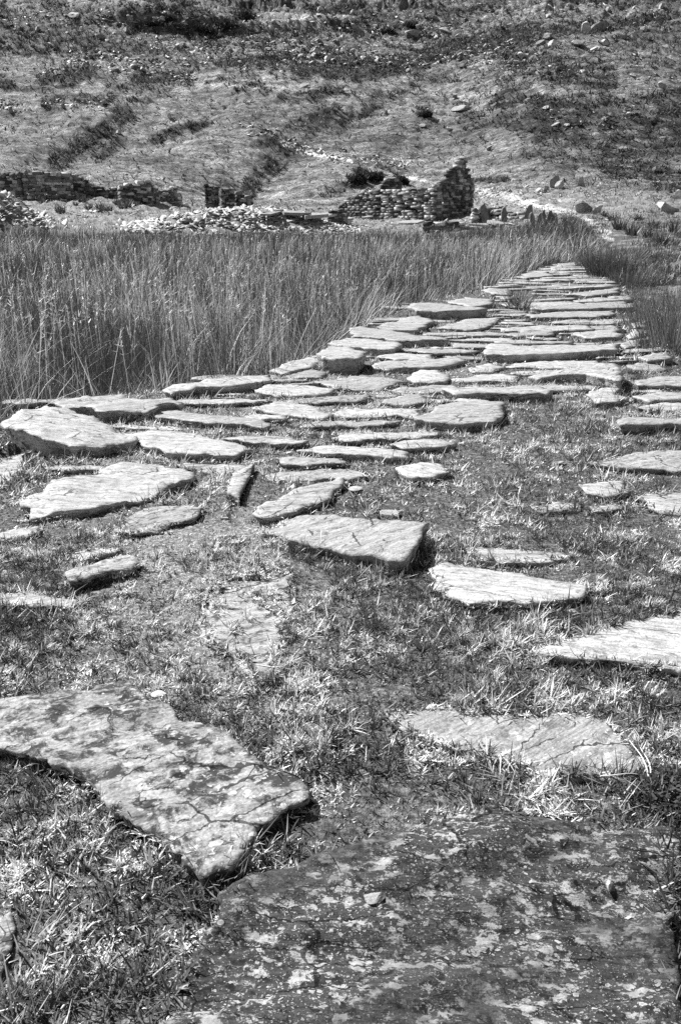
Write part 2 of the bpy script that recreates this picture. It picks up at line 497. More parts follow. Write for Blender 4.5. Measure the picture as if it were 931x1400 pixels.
def heath_shadow_of(x, y, z):
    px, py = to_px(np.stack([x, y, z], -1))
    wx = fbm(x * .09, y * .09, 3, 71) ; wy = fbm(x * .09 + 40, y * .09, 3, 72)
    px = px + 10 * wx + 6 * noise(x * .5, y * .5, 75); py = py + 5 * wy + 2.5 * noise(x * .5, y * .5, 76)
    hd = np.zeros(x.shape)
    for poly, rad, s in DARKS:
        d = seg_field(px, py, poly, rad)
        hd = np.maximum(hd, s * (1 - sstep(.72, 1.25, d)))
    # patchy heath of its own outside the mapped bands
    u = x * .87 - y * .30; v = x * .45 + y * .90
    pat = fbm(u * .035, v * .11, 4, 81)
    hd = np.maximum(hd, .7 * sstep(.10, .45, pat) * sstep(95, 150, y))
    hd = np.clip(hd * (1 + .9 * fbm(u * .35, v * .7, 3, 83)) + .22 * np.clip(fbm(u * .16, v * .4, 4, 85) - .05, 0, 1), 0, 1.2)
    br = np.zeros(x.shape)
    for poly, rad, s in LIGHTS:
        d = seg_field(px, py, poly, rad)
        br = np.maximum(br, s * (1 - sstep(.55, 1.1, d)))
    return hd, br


# ------------------------------------------------------------------ ground + hill meshes (polar sheets, finer where seen)
def polar(r0, rs, name, mat, dense, coarse):
    a1 = np.linspace(-.56, .56, dense)
    a = np.concatenate([np.linspace(-math.pi, -.57, coarse), a1, np.linspace(.57, math.pi, coarse)])
    A, RR = np.meshgrid(a, rs)
    X, Y = np.sin(A) * RR, np.cos(A) * RR
    Z = H(X, np.maximum(Y, -3))
    nr, na = X.shape
    V = np.stack([X, Y, Z], -1).reshape(-1, 3)
    i = np.arange(nr - 1)[:, None] * na + np.arange(na - 1)[None]
    f = np.stack([i, i + 1, i + 1 + na, i + na], -1).reshape(-1, 4)
    return V, f, X, Y, Z


RSPLIT = 78.0
rs = np.concatenate([np.linspace(RSPLIT, 330, 720), np.linspace(332, 620, 60)])
V, f, X, Y, Z = polar(0, rs, 'hillside', M_HILL, 800, 30)
hd, br = heath_shadow_of(V[:, 0], V[:, 1], V[:, 2])
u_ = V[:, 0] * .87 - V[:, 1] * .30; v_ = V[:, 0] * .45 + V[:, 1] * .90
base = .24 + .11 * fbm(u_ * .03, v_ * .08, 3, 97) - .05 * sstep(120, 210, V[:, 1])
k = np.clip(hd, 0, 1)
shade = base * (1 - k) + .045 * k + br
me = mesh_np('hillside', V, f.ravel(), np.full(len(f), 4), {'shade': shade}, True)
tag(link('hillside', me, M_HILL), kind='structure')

# heather and tussocks on the hill: too many to count
n = 620000
aa = R.uniform(-.50, .50, n); rr = np.sqrt(R.uniform(72 ** 2, 430 ** 2, n))
x, y = np.sin(aa) * rr, np.cos(aa) * rr
z = H(x, y)
hd, br = heath_shadow_of(x, y, z)
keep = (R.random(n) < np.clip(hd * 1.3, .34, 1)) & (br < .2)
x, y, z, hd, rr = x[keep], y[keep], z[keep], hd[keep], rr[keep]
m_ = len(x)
dk = (R.random(m_) < np.clip(hd * 1.6, .10, 1))  # tufts darken along the painted shadow strokes as well as on heath
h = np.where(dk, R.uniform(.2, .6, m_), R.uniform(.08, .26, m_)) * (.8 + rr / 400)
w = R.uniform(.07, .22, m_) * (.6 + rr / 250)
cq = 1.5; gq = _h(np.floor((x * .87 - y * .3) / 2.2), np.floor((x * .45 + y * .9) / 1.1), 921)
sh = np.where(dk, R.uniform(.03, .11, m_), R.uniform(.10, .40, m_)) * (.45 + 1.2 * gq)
P = np.stack([x, y, z - .05], 1)
pr = []
for q in range(2):
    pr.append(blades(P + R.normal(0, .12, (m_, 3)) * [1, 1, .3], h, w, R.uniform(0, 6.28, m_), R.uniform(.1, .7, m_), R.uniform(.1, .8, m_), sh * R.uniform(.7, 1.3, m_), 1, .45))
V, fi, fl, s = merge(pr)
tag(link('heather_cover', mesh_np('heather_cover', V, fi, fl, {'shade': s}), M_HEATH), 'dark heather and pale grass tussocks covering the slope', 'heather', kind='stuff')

# ------------------------------------------------------------------ slabs
MASK_X0, MASK_Y0, MASK_S = -6.0, 0.3, .02
MASK = np.zeros((int(36 / MASK_S), int(16 / MASK_S)), bool)     # rows y, cols x
EDGE = np.zeros(MASK.shape, bool)


def pip(px, py, poly):
    ins = np.zeros(px.shape, bool)
    n = len(poly)
    for i in range(n):
        x0, y0 = poly[i]; x1, y1 = poly[(i + 1) % n]
        c = ((y0 > py) != (y1 > py))
        if y1 != y0:
            ins ^= c & (px < (x1 - x0) * (py - y0) / (y1 - y0) + x0)
    return ins


def stamp(poly, M=None, grow=0.0):
    M = MASK if M is None else M
    lo = poly.min(0) - grow - .05; hi = poly.max(0) + grow + .05
    c0 = max(int((lo[0] - MASK_X0) / MASK_S), 0); c1 = min(int((hi[0] - MASK_X0) / MASK_S) + 1, M.shape[1])
    r0 = max(int((lo[1] - MASK_Y0) / MASK_S), 0); r1 = min(int((hi[1] - MASK_Y0) / MASK_S) + 1, M.shape[0])
    if c1 <= c0 or r1 <= r0: return 0.0
    xs = MASK_X0 + (np.arange(c0, c1) + .5) * MASK_S; ys = MASK_Y0 + (np.arange(r0, r1) + .5) * MASK_S
    XX, YY = np.meshgrid(xs, ys)
    ins = pip(XX, YY, poly)
    ov = (M[r0:r1, c0:c1] & ins).sum() / max(ins.sum(), 1)
    M[r0:r1, c0:c1] |= ins
    return ov


def overlap(poly):
    M = MASK
    lo = poly.min(0); hi = poly.max(0)
    c0 = max(int((lo[0] - MASK_X0) / MASK_S), 0); c1 = min(int((hi[0] - MASK_X0) / MASK_S) + 1, M.shape[1])
    r0 = max(int((lo[1] - MASK_Y0) / MASK_S), 0); r1 = min(int((hi[1] - MASK_Y0) / MASK_S) + 1, M.shape[0])
    if c1 <= c0 or r1 <= r0: return 1.0
    xs = MASK_X0 + (np.arange(c0, c1) + .5) * MASK_S; ys = MASK_Y0 + (np.arange(r0, r1) + .5) * MASK_S
    XX, YY = np.meshgrid(xs, ys)
    ins = pip(XX, YY, poly)
    return (M[r0:r1, c0:c1] & ins).sum() / max(ins.sum(), 1)


def in_mask(x, y, M):
    c = ((x - MASK_X0) / MASK_S).astype(int); r = ((y - MASK_Y0) / MASK_S).astype(int)
    ok = (c >= 0) & (c < M.shape[1]) & (r >= 0) & (r < M.shape[0])
    o = np.zeros(x.shape, bool)
    o[ok] = M[r[ok], c[ok]]
    return o


def slab_mesh(name, W, thick, sp_, seed, rough=1.0, steps=1.0, relief=1.0):
    """W (n,3) outline on the top plane; returns mesh with origin and the origin"""
    steps = steps * .40
    c = W.mean(0)
    A = np.c_[np.ones(len(W)), W[:, 0] - c[0], W[:, 1] - c[1]]
    co, *_ = np.linalg.lstsq(A, W[:, 2], rcond=None)
    plane = lambda x, y: co[0] + co[1] * x + co[2] * y
    P = W[:, :2] - c[:2]
    if (np.roll(P[:, 0], -1) * P[:, 1] - P[:, 0] * np.roll(P[:, 1], -1)).sum() > 0: P = P[::-1]
    # resample with rough edges
    rg = np.random.default_rng(seed * 7 + 1)
    amp = rough * min(.055, .20 * min(np.ptp(P[:, 0]), np.ptp(P[:, 1])))
    B = P.copy()
    for lev in range(7):
        nxt = np.roll(B, -1, 0)
        Ls = np.hypot(*(nxt - B).T)
        if Ls.max() < sp_ * 1.1: break
        out_ = []
        for q in range(len(B)):
            out_.append(B[q])
            if Ls[q] > sp_ * 1.1:
                e = (nxt[q] - B[q]) / Ls[q]
                out_.append(B[q] + (nxt[q] - B[q]) * rg.uniform(.4, .6) + np.array([e[1], -e[0]]) * rg.normal(0, 1) * amp * min(Ls[q], .6) * 1.7)
        B = np.array(out_)
    nb = len(B)
    lo, hi = B.min(0), B.max(0)
    gx = np.arange(lo[0], hi[0], sp_); gy = np.arange(lo[1], hi[1], sp_ * .9)
    GX, GY = np.meshgrid(gx, gy)
    GX = GX + (np.arange(len(gy)) % 2)[:, None] * sp_ * .5 + R.normal(0, sp_ * .12, GX.shape)
    ins = pip(GX, GY, B)
    I = np.stack([GX[ins], GY[ins]], 1)
    if len(I):
        d2 = np.min(np.hypot(I[:, None, 0] - B[None, :, 0], I[:, None, 1] - B[None, :, 1]), 1) if len(I) * nb < 8e6 else np.full(len(I), 1.0)
        I = I[d2 > sp_ * .55]; dI = d2[d2 > sp_ * .55]
    else:
        dI = np.zeros(0)
    allp = np.concatenate([B, I]) if len(I) else B
    r = delaunay_2d_cdt([Vector(p) for p in allp], [], [list(range(nb))], 1, 1e-6)
    v2 = np.array([tuple(v) for v in r[0]]); tris = [t for t in r[2]]
    orig = r[3]
    n0 = len(v2)
    rel = relief
    X_, Y_ = v2[:, 0], v2[:, 1]
    rt = .35 * math.sin(seed * 12.9)
    u = X_ * math.cos(rt) + Y_ * math.sin(rt); v = -X_ * math.sin(rt) + Y_ * math.cos(rt)
    zt = .006 * rel * fbm(u * 2.0 + seed, v * 4.5, 3, seed + 5)
    lam = fbm(u * 1.6 + 7 * seed, v * 5.0, 4, seed + 8) * 6 * steps
    zt = zt + .006 * steps * (np.floor(lam) + sstep(.90, 1.0, lam - np.floor(lam)))
    zt = zt + .0025 * rel * fbm(u * 14, v * 40, 3, seed + 11)
    zb = plane(X_, Y_) + zt
    # edge drop: chipped arris
    dB = np.min(np.hypot(X_[:, None] - B[None, :, 0], Y_[:, None] - B[None, :, 1]), 1) if n0 * nb < 2e7 else np.full(n0, 1.0)
    zb = zb - .004 * rough * np.exp(-dB / .012) * (1 + noise(X_ * 14, Y_ * 14, seed + 2))
    V = [np.stack([X_, Y_, zb], 1)]
    # boundary loop through the cdt result
    first = {}
    for i, o in enumerate(orig):
        for q in o:
            if q < nb: first[q] = i
    loop = [first.get(i) for i in range(nb)]
    loop = [q for q in loop if q is not None]
    lb = []
    for q in loop:
        if not lb or lb[-1] != q: lb.append(q)
    nl = len(lb)
    lbv = v2[lb]
    T = np.roll(lbv, -1, 0) - np.roll(lbv, 1, 0); T /= (np.hypot(T[:, 0], T[:, 1])[:, None] + 1e-9)
    Nn = np.stack([T[:, 1], -T[:, 0]], 1)
    fi = [i for t in tris for i in t]; fl = [len(t) for t in tris]
    prev = np.array(lb)
    layers = max(3, int(thick / .014)); layers = min(layers, 9)
    for k in range(1, layers + 1):
        fr = k / layers
        lam = noise(lbv[:, 0] * 4 + 31 * k, lbv[:, 1] * 4 + seed, seed + 40 + k)
        off = (.010 * lam + .006 * (1 if k % 2 else -1) * (.5 + noise(lbv[:, 0] * 9, lbv[:, 1] * 9 + k, seed)) - .045 * fr) * rough
        xy = lbv + Nn * off[:, None]
        zz = zb[lb] - thick * (fr + .25 / layers * noise(lbv[:, 0] * 3 + k, lbv[:, 1] * 3, seed + k))
        base = sum(len(q) for q in V)
        V.append(np.c_[xy, zz])
        cur = np.arange(base, base + nl)
        for i in range(nl):
            j = (i + 1) % nl
            fi += [int(prev[j]), int(prev[i]), int(cur[i]), int(cur[j])]; fl.append(4)
        prev = cur
    V.append(np.array([[0, 0, plane(0, 0) - thick * 1.05]]))
    cidx = sum(len(q) for q in V) - 1
    for i in range(nl):
        fi += [int(prev[(i + 1) % nl]), int(prev[i]), cidx]; fl.append(3)
    V = np.concatenate(V)
    org = np.array([c[0], c[1], plane(0, 0) - thick])
    V = V - np.array([0, 0, org[2]])
    me = mesh_np(name, V, fi, fl)
    return me, org


SLABS = []


def slab(px, label, mat=None, z=.03, thick=.10, rough=1.0, steps=1.0, group=None, relief=1.0, name='stone_slab', cat='stone slab', W=None, zs=.85):
    z = z * zs
    if W is None:
        W = np.array([unproj(p[0], p[1], p[2] if len(p) > 2 else z) for p in px])
    d = np.hypot(W[:, 0], W[:, 1]).mean()
    sp_ = min(max(d * .0065, .012), .12)
    me, org = slab_mesh(name, W, thick, sp_, len(SLABS) + 3, rough, steps, relief)
    o = link(name, me, mat or M_PALE, loc=org)
    tag(o, label, cat, group or 'stone slabs paving the causeway')
    if mat is M_WORN:
        tmp = np.zeros(MASK.shape, bool); stamp(W[:, :2], tmp)
        rr_, cc_ = np.nonzero(tmp)
        kp = fbm(cc_ * MASK_S * 9, rr_ * MASK_S * 9, 3, 77) < .42
        MASK[rr_[kp], cc_[kp]] = True
    else:
        stamp(W[:, :2])
    SLABS.append(o)
    return o


# --- nearest
slab([(205, 1500), (215, 1400), (225, 1345), (300, 1262), (298, 1222), (345, 1195), (440, 1165), (520, 1140), (590, 1112), (680, 1092), (760, 1112), (850, 1124), (922, 1134), (924, 1220), (927, 1300), (935, 1400), (940, 1500)],
     'largest slab in the foreground, dark and speckled all over with pale lichen rosettes', M_DARK, .04, .12, .8, 2.3, relief=1.0)
slab([(-60, 962), (0, 953), (90, 941), (185, 935), (215, 955), (240, 971), (300, 995), (330, 1020), (380, 1045), (415, 1062), (424, 1078), (410, 1096), (385, 1110), (350, 1132), (335, 1165), (315, 1190), (275, 1202), (250, 1185), (225, 1152), (180, 1122), (150, 1102), (125, 1067), (90, 1052), (40, 1032), (-60, 1008)],
     'large mottled slab with dark blotches and a pointed near corner, at the left in the foreground', M_MOTT, .045, .10, 1.0, 1.5, relief=1.3)
slab([(527, 968), (600, 964), (700, 974), (790, 975), (830, 985), (860, 1015), (888, 1040), (895, 1058), (840, 1065), (740, 1062), (680, 1040), (620, 1022), (545, 1000)],
     'pale smooth slab with two dry straws lying on its right end, just above the dark lichened slab', M_PALE, .02, .08, .8, .5)
slab([(722, 890), (770, 872), (830, 855), (850, 845), (931, 835), (975, 832), (975, 915), (870, 908), (800, 900), (740, 895)],
     'pale slab tapering to a sharp left point and running out at the right edge of the picture', M_PALE, .025, .08, .7, .6)
slab([(585, 775), (610, 767), (650, 775), (700, 780), (760, 795), (805, 802), (795, 818), (720, 826), (640, 826), (590, 806)],
     'pale wedge-shaped slab with its point to the right, surrounded by dark turf', M_PALE, .03, .08, .7, .6)
slab([(625, 750), (660, 745), (720, 750), (775, 755), (780, 764), (720, 770), (650, 766)],
     'narrow half-buried strip of pale stone directly behind the wedge-shaped slab', M_MID, .015, .07)
slab([(355, 726, .025), (385, 712, .035), (420, 703, .04), (490, 708, .06), (560, 712, .08), (587, 714, .085), (573, 738, .08), (555, 764, .065), (500, 758, .045), (440, 748, .03), (400, 740, .025)],
     'thick tilted block with a cleanly broken dark right end, in the middle of the turf', M_MID, .09, .13, .7, 1.2)
slab([(290, 802), (320, 787), (400, 786), (405, 820), (395, 870), (385, 928), (355, 938), (320, 900), (285, 880), (275, 840)],
     'worn blotchy slab sunk flush with the turf, standing upright in the picture above the mottled slab', M_WORN, .008, .06, 1.4, 1.6, relief=1.6)
slab([(345, 700), (380, 682), (430, 660), (468, 652), (470, 662), (445, 685), (400, 700), (360, 708)],
     'weathered rounded slab lying slantwise just behind the tilted block', M_MID, .04, .08, 1.0, 1.2)
slab([(318, 646), (348, 634), (336, 660), (328, 679), (310, 672)],
     'small triangular grey flag standing out of the turf beside a dark hollow', M_MID, .05, .08, .5, .5)
slab([(25, 680), (60, 668), (110, 648), (160, 634), (215, 632), (265, 645), (262, 655), (215, 672), (170, 686), (100, 700), (40, 706), (33, 690)],
     'broad pale slab with split layers along its near edge, at the left of the causeway', M_MID, .045, .10, 1.0, 2.0, relief=1.5)
slab([(158, 715), (195, 698), (235, 690), (278, 692), (275, 702), (230, 718), (190, 730), (165, 728)],
     'half-grown-over dull slab just below the broad slab with split layers', M_WORN, .02, .07, 1.2, 1.2)
slab([(-20, 730), (20, 722), (55, 719), (55, 728), (20, 736), (-20, 742)],
     'thin pale strip of stone cut by the left edge of the picture, the upper of two', M_MID, .02, .07)
slab([(85, 757), (120, 748), (160, 744), (165, 753), (130, 763), (95, 769)],
     'short pale stone at the left, the farther of a close pair in the turf', M_MID, .025, .07)
slab([(85, 783), (120, 771), (165, 758), (195, 766), (185, 776), (130, 786), (92, 793)],
     'low humped stone at the left with grass growing over its near side', M_WORN, .05, .09, 1.2, 1.4, relief=1.8)
slab([(-20, 812), (45, 808), (75, 812), (115, 819), (105, 827), (40, 829), (-20, 829)],
     'thin pale strip of stone cut by the left edge of the picture, the lower of two', M_PALE, .025, .07)
# --- left edge
slab([(3, 572, .17), (30, 559, .17), (65, 556, .16), (110, 563, .14), (150, 575, .12), (182, 589, .09), (188, 601, .07), (135, 613, .06), (100, 611, .08), (60, 597, .12), (15, 581, .16)],
     'thick overhanging slab jutting out towards the rushes at the left edge of the causeway', M_PALE, .12, .13, 1.3, 2.0, relief=1.6)
slab([(168, 592), (210, 587), (270, 592), (310, 602), (343, 614), (322, 622), (260, 619), (200, 611)],
     'long pale tongue of stone tapering right from the overhanging slab', M_PALE, .05, .08, .8, .8)
slab([(-40, 634), (20, 621), (60, 615), (66, 626), (40, 651), (10, 668), (-40, 690)],
     'split pale slab in shadow underneath the overhanging one, at the left picture edge', M_MID, -.06, .12, 1.2, 2.2)
slab([(75, 548), (115, 541), (170, 540), (235, 545), (252, 552), (200, 560), (130, 560), (85, 555)],
     'flaking pale edge slab lying behind the overhanging one', M_PALE, .10, .11, 1.2, 1.8, relief=1.4)
slab([(190, 561), (240, 557), (300, 568), (372, 578), (365, 583), (290, 579), (215, 569)],
     'long narrow pale strip slanting down from the flaking edge slab', M_PALE, .05, .08)
slab([(222, 533), (240, 524), (290, 517), (370, 511), (373, 518), (330, 525), (270, 529), (235, 538)],
     'long low edge stone with turf behind and tall rushes beyond, left side of the causeway', M_PALE, .08, .12)
slab([(303, 598), (340, 594), (400, 597), (422, 600), (415, 605), (350, 606)],
     'narrow pale strip with a dark shadow line, left of the centre', M_PALE, .05, .08)
slab([(405, 614), (440, 607), (500, 610), (560, 618), (562, 624), (500, 622), (440, 619)],
     'long pale strip with a small dark hole in it, near the middle of the causeway', M_PALE, .05, .08)
slab([(533, 605), (570, 600), (610, 601), (626, 606), (600, 609), (550, 611)],
     'short slightly arched pale strip right of the middle, darker turf in front', M_PALE, .05, .08)
slab([(540, 640), (575, 631), (605, 635), (617, 645), (590, 652), (555, 650)],
     'rounded pale stone with an oval top, alone in the dark turf near the middle', M_MID, .04, .08, .8, .5)
slab([(565, 572), (600, 552), (640, 546), (690, 549), (688, 558), (676, 576), (620, 578)],
     'pale rectangular slab with a dark hole at its right end', M_PALE, .07, .11, .7, .6)
slab([(522, 548), (545, 541), (575, 539), (587, 549), (555, 553)],
     'small domed stone with deep shadow below, left of the pale rectangular slab', M_MID, .05, .09)
slab([(603, 530), (650, 526), (740, 528), (758, 533), (750, 538), (680, 537), (620, 537)],
     'long thin pale step right of the middle, behind the rectangular slab', M_PALE, .07, .10)
slab([(722, 512, .05), (780, 503, .09), (820, 496, .13), (838, 495, .15), (850, 506, .14), (853, 517, .12), (830, 517, .10), (800, 512, .08), (760, 515, .05), (735, 518, .04)],
     'tilted wedge of stone lifted at its right end, casting a broad shadow on the turf', M_PALE, .1, .13, .8, .8)
slab([(805, 541), (835, 530), (845, 530), (846, 549), (812, 549)],
     'small square pale stone in front of the tilted wedge', M_PALE, .05, .09)
slab([(660, 480), (665, 472), (670, 469), (708, 473), (770, 471), (846, 469), (843, 478), (780, 482), (700, 485), (668, 483)],
     'very long pale step with a deep dark riser spanning the right half of the causeway', M_PALE, .08, .12, .9, .8, zs=1)
# --- right edge
for q, lab, zz in [
    ([(872, 487), (890, 481), (914, 484), (910, 491), (885, 492)], 'flat pale cap stone at the right edge beside the nearest rushes', .08),
    ([(858, 498), (890, 494), (908, 500), (900, 507), (868, 505)], 'cracked pale stone just below the flat cap stone at the right edge', .04),
    ([(868, 519), (900, 514), (945, 514), (945, 522), (900, 527), (872, 526)], 'upper of two thin pale flags cut by the right edge of the picture', .06),
    ([(864, 541), (900, 536), (945, 535), (945, 545), (890, 548)], 'lower of two thin pale flags cut by the right edge of the picture', .06),
    ([(843, 574), (880, 569), (945, 567), (945, 579), (880, 581), (848, 581)], 'long pale slab with a dark riser running out at the right edge', .07),
    ([(800, 630), (850, 622), (900, 615), (955, 612), (955, 640), (890, 641), (840, 637)], 'broad flat grass-streaked slab running out at the right edge', .035),
    ([(790, 662), (830, 658), (853, 658), (858, 672), (830, 677), (800, 671)], 'small squared pale flag on the right, in the turf', .035),
    ([(868, 676), (900, 671), (955, 671), (955, 702), (905, 700), (885, 690)], 'smooth grey slab half hidden by grass, cut by the right edge', .02),
    ([(725, 691), (760, 686), (795, 686), (793, 697), (745, 699)], 'low stone strip in the turf left of and below the squared flag', .02),
    ([(805, 691), (850, 688), (858, 693), (830, 698), (808, 698)], 'short sliver of stone directly below the squared flag', .02),
    ([(868, 554), (900, 551), (945, 551), (945, 558), (890, 560)], 'thin grey flag between two paler ones at the right edge', .03)]:
    slab(q, lab, M_PALE if zz > .04 else M_MID, zz, zz + .06)
# --- middle
for q, lab, zz in [
    ([(345, 556), (380, 548), (430, 555), (457, 565), (445, 573), (400, 566), (360, 562)], 'ragged pale slab left of the middle with rubble at its right end', .05),
    ([(348, 533), (365, 525), (410, 526), (458, 530), (450, 538), (400, 541), (360, 538)], 'broad pale slab behind the ragged one, left of the middle', .06),
    ([(378, 511), (420, 503), (450, 508), (440, 516), (395, 517)], 'small dull slab between the edge stones and the broad pale slab', .03),
    ([(432, 482), (450, 473), (480, 474), (497, 485), (490, 490), (460, 490), (440, 488)], 'thick pale edge stone with an undercut dark front, projecting left over the rushes', .14),
    ([(368, 506), (400, 492), (428, 487), (440, 492), (420, 503), (385, 511)], 'flat edge slab at the foot of the rushes, in front of the undercut stone', .06),
    ([(452, 467), (475, 461), (510, 463), (548, 470), (540, 476), (500, 475), (465, 472)], 'edge stone just behind the undercut one with a thin shadow under its lip', .12),
    ([(478, 454), (492, 446), (530, 450), (560, 455), (605, 460), (614, 464), (560, 465), (510, 461), (480, 459)], 'long pointed edge slab reaching far into the causeway, left side', .12),
    ([(515, 446), (545, 434), (575, 432), (592, 440), (570, 451), (530, 450)], 'wide edge slab with turf on its top, behind the long pointed one', .10),
    ([(515, 486), (545, 481), (592, 485), (587, 491), (540, 491)], 'thin pale step with a black shadow slot to its right, middle of the causeway', .07),
    ([(430, 521), (480, 513), (530, 515), (557, 522), (520, 533), (460, 531)], 'large rough sheet of stone with a crazed white surface, left of the middle', .04),
    ([(556, 516), (575, 505), (600, 505), (614, 515), (590, 523), (565, 522)], 'knobbly half-buried stone with moss over its shaded front, middle of the causeway', .06),
    ([(500, 498), (560, 490), (625, 487), (640, 492), (600, 501), (530, 504)], 'arched pale step behind the knobbly stone', .07),
    ([(640, 503), (668, 496), (692, 502), (670, 509), (645, 508)], 'small pale flag between the arched step and the tilted wedge', .03),
    ([(610, 517), (660, 511), (712, 513), (705, 521), (640, 522)], 'flat bleached flag in front of the very long step', .03),
    ([(598, 448), (640, 436), (682, 434), (674, 443), (640, 451)], 'pale humped flag in the middle, left of two short steps', .05),
    ([(688, 456), (725, 451), (757, 452), (750, 458), (705, 460)], 'short pale step in the middle with a dark riser', .06),
    ([(720, 469), (745, 466), (785, 465), (780, 469)], 'sliver of pale stone lying just behind the very long step', .08),
    ([(782, 457), (815, 451), (856, 450), (848, 459), (810, 462)], 'pale slab with a black triangular hole at its right end', .07),
    ([(858, 457), (866, 450), (882, 451), (878, 460), (860, 462)], 'rounded pale block to the right of the black triangular hole', .08),
    ([(862, 442), (880, 437), (886, 446), (866, 448)], 'pale corner block on the right edge of the causeway where the rushes begin', .07),
    ([(842, 470), (872, 461), (890, 463), (880, 472), (855, 475)], 'flaky stone at the right edge just above the flat cap stone', .05),
    ([(557, 419), (566, 414), (605, 414), (662, 420), (650, 424), (600, 425), (570, 424)], 'edge slab with a black hollow under its left end, jutting into the rushes', .14),
    ([(612, 413), (635, 406), (676, 408), (672, 416), (640, 418)], 'pale edge stone directly behind the slab with the black hollow', .09),
    ([(657, 396), (670, 393), (702, 396), (698, 402), (670, 401)], 'small edge slab with a dark underside, left side in the far stretch', .12),
    ([(676, 404), (700, 402), (706, 407), (690, 409)], 'small bright stone just left of the rush tuft on the causeway', .06),
    ([(704, 378), (715, 374), (750, 371), (749, 377), (720, 380)], 'bright edge stone on the left where the causeway narrows', .08),
    ([(724, 420), (760, 416), (820, 413), (857, 411), (859, 420), (800, 422), (740, 424)], 'longest pale step in the far stretch, right of the rush tuft', .12),
    ([(718, 430), (760, 426), (810, 424), (840, 424), (838, 430), (790, 433), (725, 434)], 'pale step one row nearer than the longest far one', .07),
    ([(772, 402), (810, 397), (846, 393), (848, 399), (810, 404)], 'slanting pale step ending in a dark point at the right edge, far stretch', .09)]:
    slab(q, lab, M_PALE if R.random() < .75 else M_MID, zz, zz + .06, zs=1 if 'black hollow' in lab or 'undercut dark' in lab else .66)

# rows of thin pale steps in the far stretch
def far_row(d, label, group):
    xl, xr = path_edges(np.array(d))
    wid = float(xr - xl)
    x = float(xl) + R.uniform(-.1, .35)
    made = 0
    while x < xr - .3:
        L = R.uniform(.4, 2.0); dp = R.uniform(.2, .5)
        x1 = min(x + L, xr + .1)
        skew = R.uniform(-.10, .16)
        k = max(3, int((x1 - x) / .25))
        fr_ = np.linspace(0, 1, k)
        lo = [(x + (x1 - x) * t, d + skew * (x1 - x) * t + R.normal(0, .03) - .5 * dp * math.sin(math.pi * min(max(t, .12), .88)) ** .35 * R.uniform(.75, 1.1)) for t in fr_]
        hi = [(x + (x1 - x) * t, d + skew * (x1 - x) * t + R.normal(0, .03) + .5 * dp * math.sin(math.pi * min(max(t, .12), .88)) ** .35 * R.uniform(.75, 1.1)) for t in fr_[::-1]]
        poly = np.array(lo + hi)
        if overlap(poly) < .06 and x1 - x > .3 and R.random() < .86:
            zt = R.uniform(.015, .05)
            W = np.c_[poly, np.full(len(poly), zt) + (poly[:, 1] - d) * .05 + R.normal(0, .02) * (poly[:, 0] - x)]
            slab(None, label, M_PALE if R.random() < .8 else M_MID, 0, zt + .05, 1.0, .6, group, W=W)
            made += 1
        x = x1 + R.uniform(.0, .25)
    return made

d = 9.2
while d < 33:
    if d < 13.5:
        far_row(d, 'slim pale flag lying between the larger steps in the middle stretch of the causeway', 'slim flags filling the middle stretch of the causeway')
        d += R.uniform(.26, .42)
    else:
        far_row(d, 'thin pale step in the closely set rows of the far narrowing stretch of the causeway', 'thin steps in the far stretch of the causeway')
        d += R.uniform(.34, .46)

# small flush slivers showing through the turf
made = 0
for lo_, hi_, dlo, dhi, want, tries in ((.5, .95, .18, .30, 40, 1500), (.36, .7, .13, .22, 55, 1800), (.22, .42, .08, .14, 60, 1500), (.12, .24, .04, .08, 40, 600)):
    got = 0
    for _ in range(tries):
        y = R.uniform(5.6, 14.5) if R.random() < .93 else R.uniform(3.8, 5.6)
        xl, xr = path_edges(np.array(y)); x = R.uniform(max(float(xl), -.48 * y) + .1, min(float(xr), .48 * y) - .1)
        qx, qy = to_px(np.array([x, y, 0.0]))
        if 640 < qx and 540 < qy < 760 or 460 < qx < 640 and qy > 600: continue
        k_ = .75 if y < 6.5 else 1.0
        L, dp = R.uniform(lo_, hi_) * k_, R.uniform(dlo, dhi) * k_
        a = R.normal(.04, .13)
        k = 8; poly = []
        for t in np.linspace(0, 2 * math.pi, k + 1)[:-1]:
            r_ = R.uniform(.68, 1.12)
            c_, s_ = math.cos(t), math.sin(t)
            ex = L * math.copysign(abs(c_) ** .8, c_) * r_; ey = dp * math.copysign(abs(s_) ** .6, s_) * r_
            poly.append((x + ex * math.cos(a) - ey * math.sin(a), y + ex * math.sin(a) + ey * math.cos(a)))
        poly = np.array(poly)
        if overlap(poly) > .012: continue
        if 5.6 < y and qx > 640 and qy > 500 and R.random() < .6: continue
        zt = R.uniform(.008, .035)
        W = np.c_[poly, np.full(len(poly), zt) + (poly[:, 0] - x) * R.normal(0, .015)]
        slab(None, 'little ragged flag almost flush with the turf among the larger slabs of the middle stretch', M_PALE if R.random() < .5 else (M_MID if R.random() < .75 else M_WORN), 0, .06, 1.4, 1.2, 'little flags almost flush with the turf', W=W)
        got += 1
        if got >= want: break

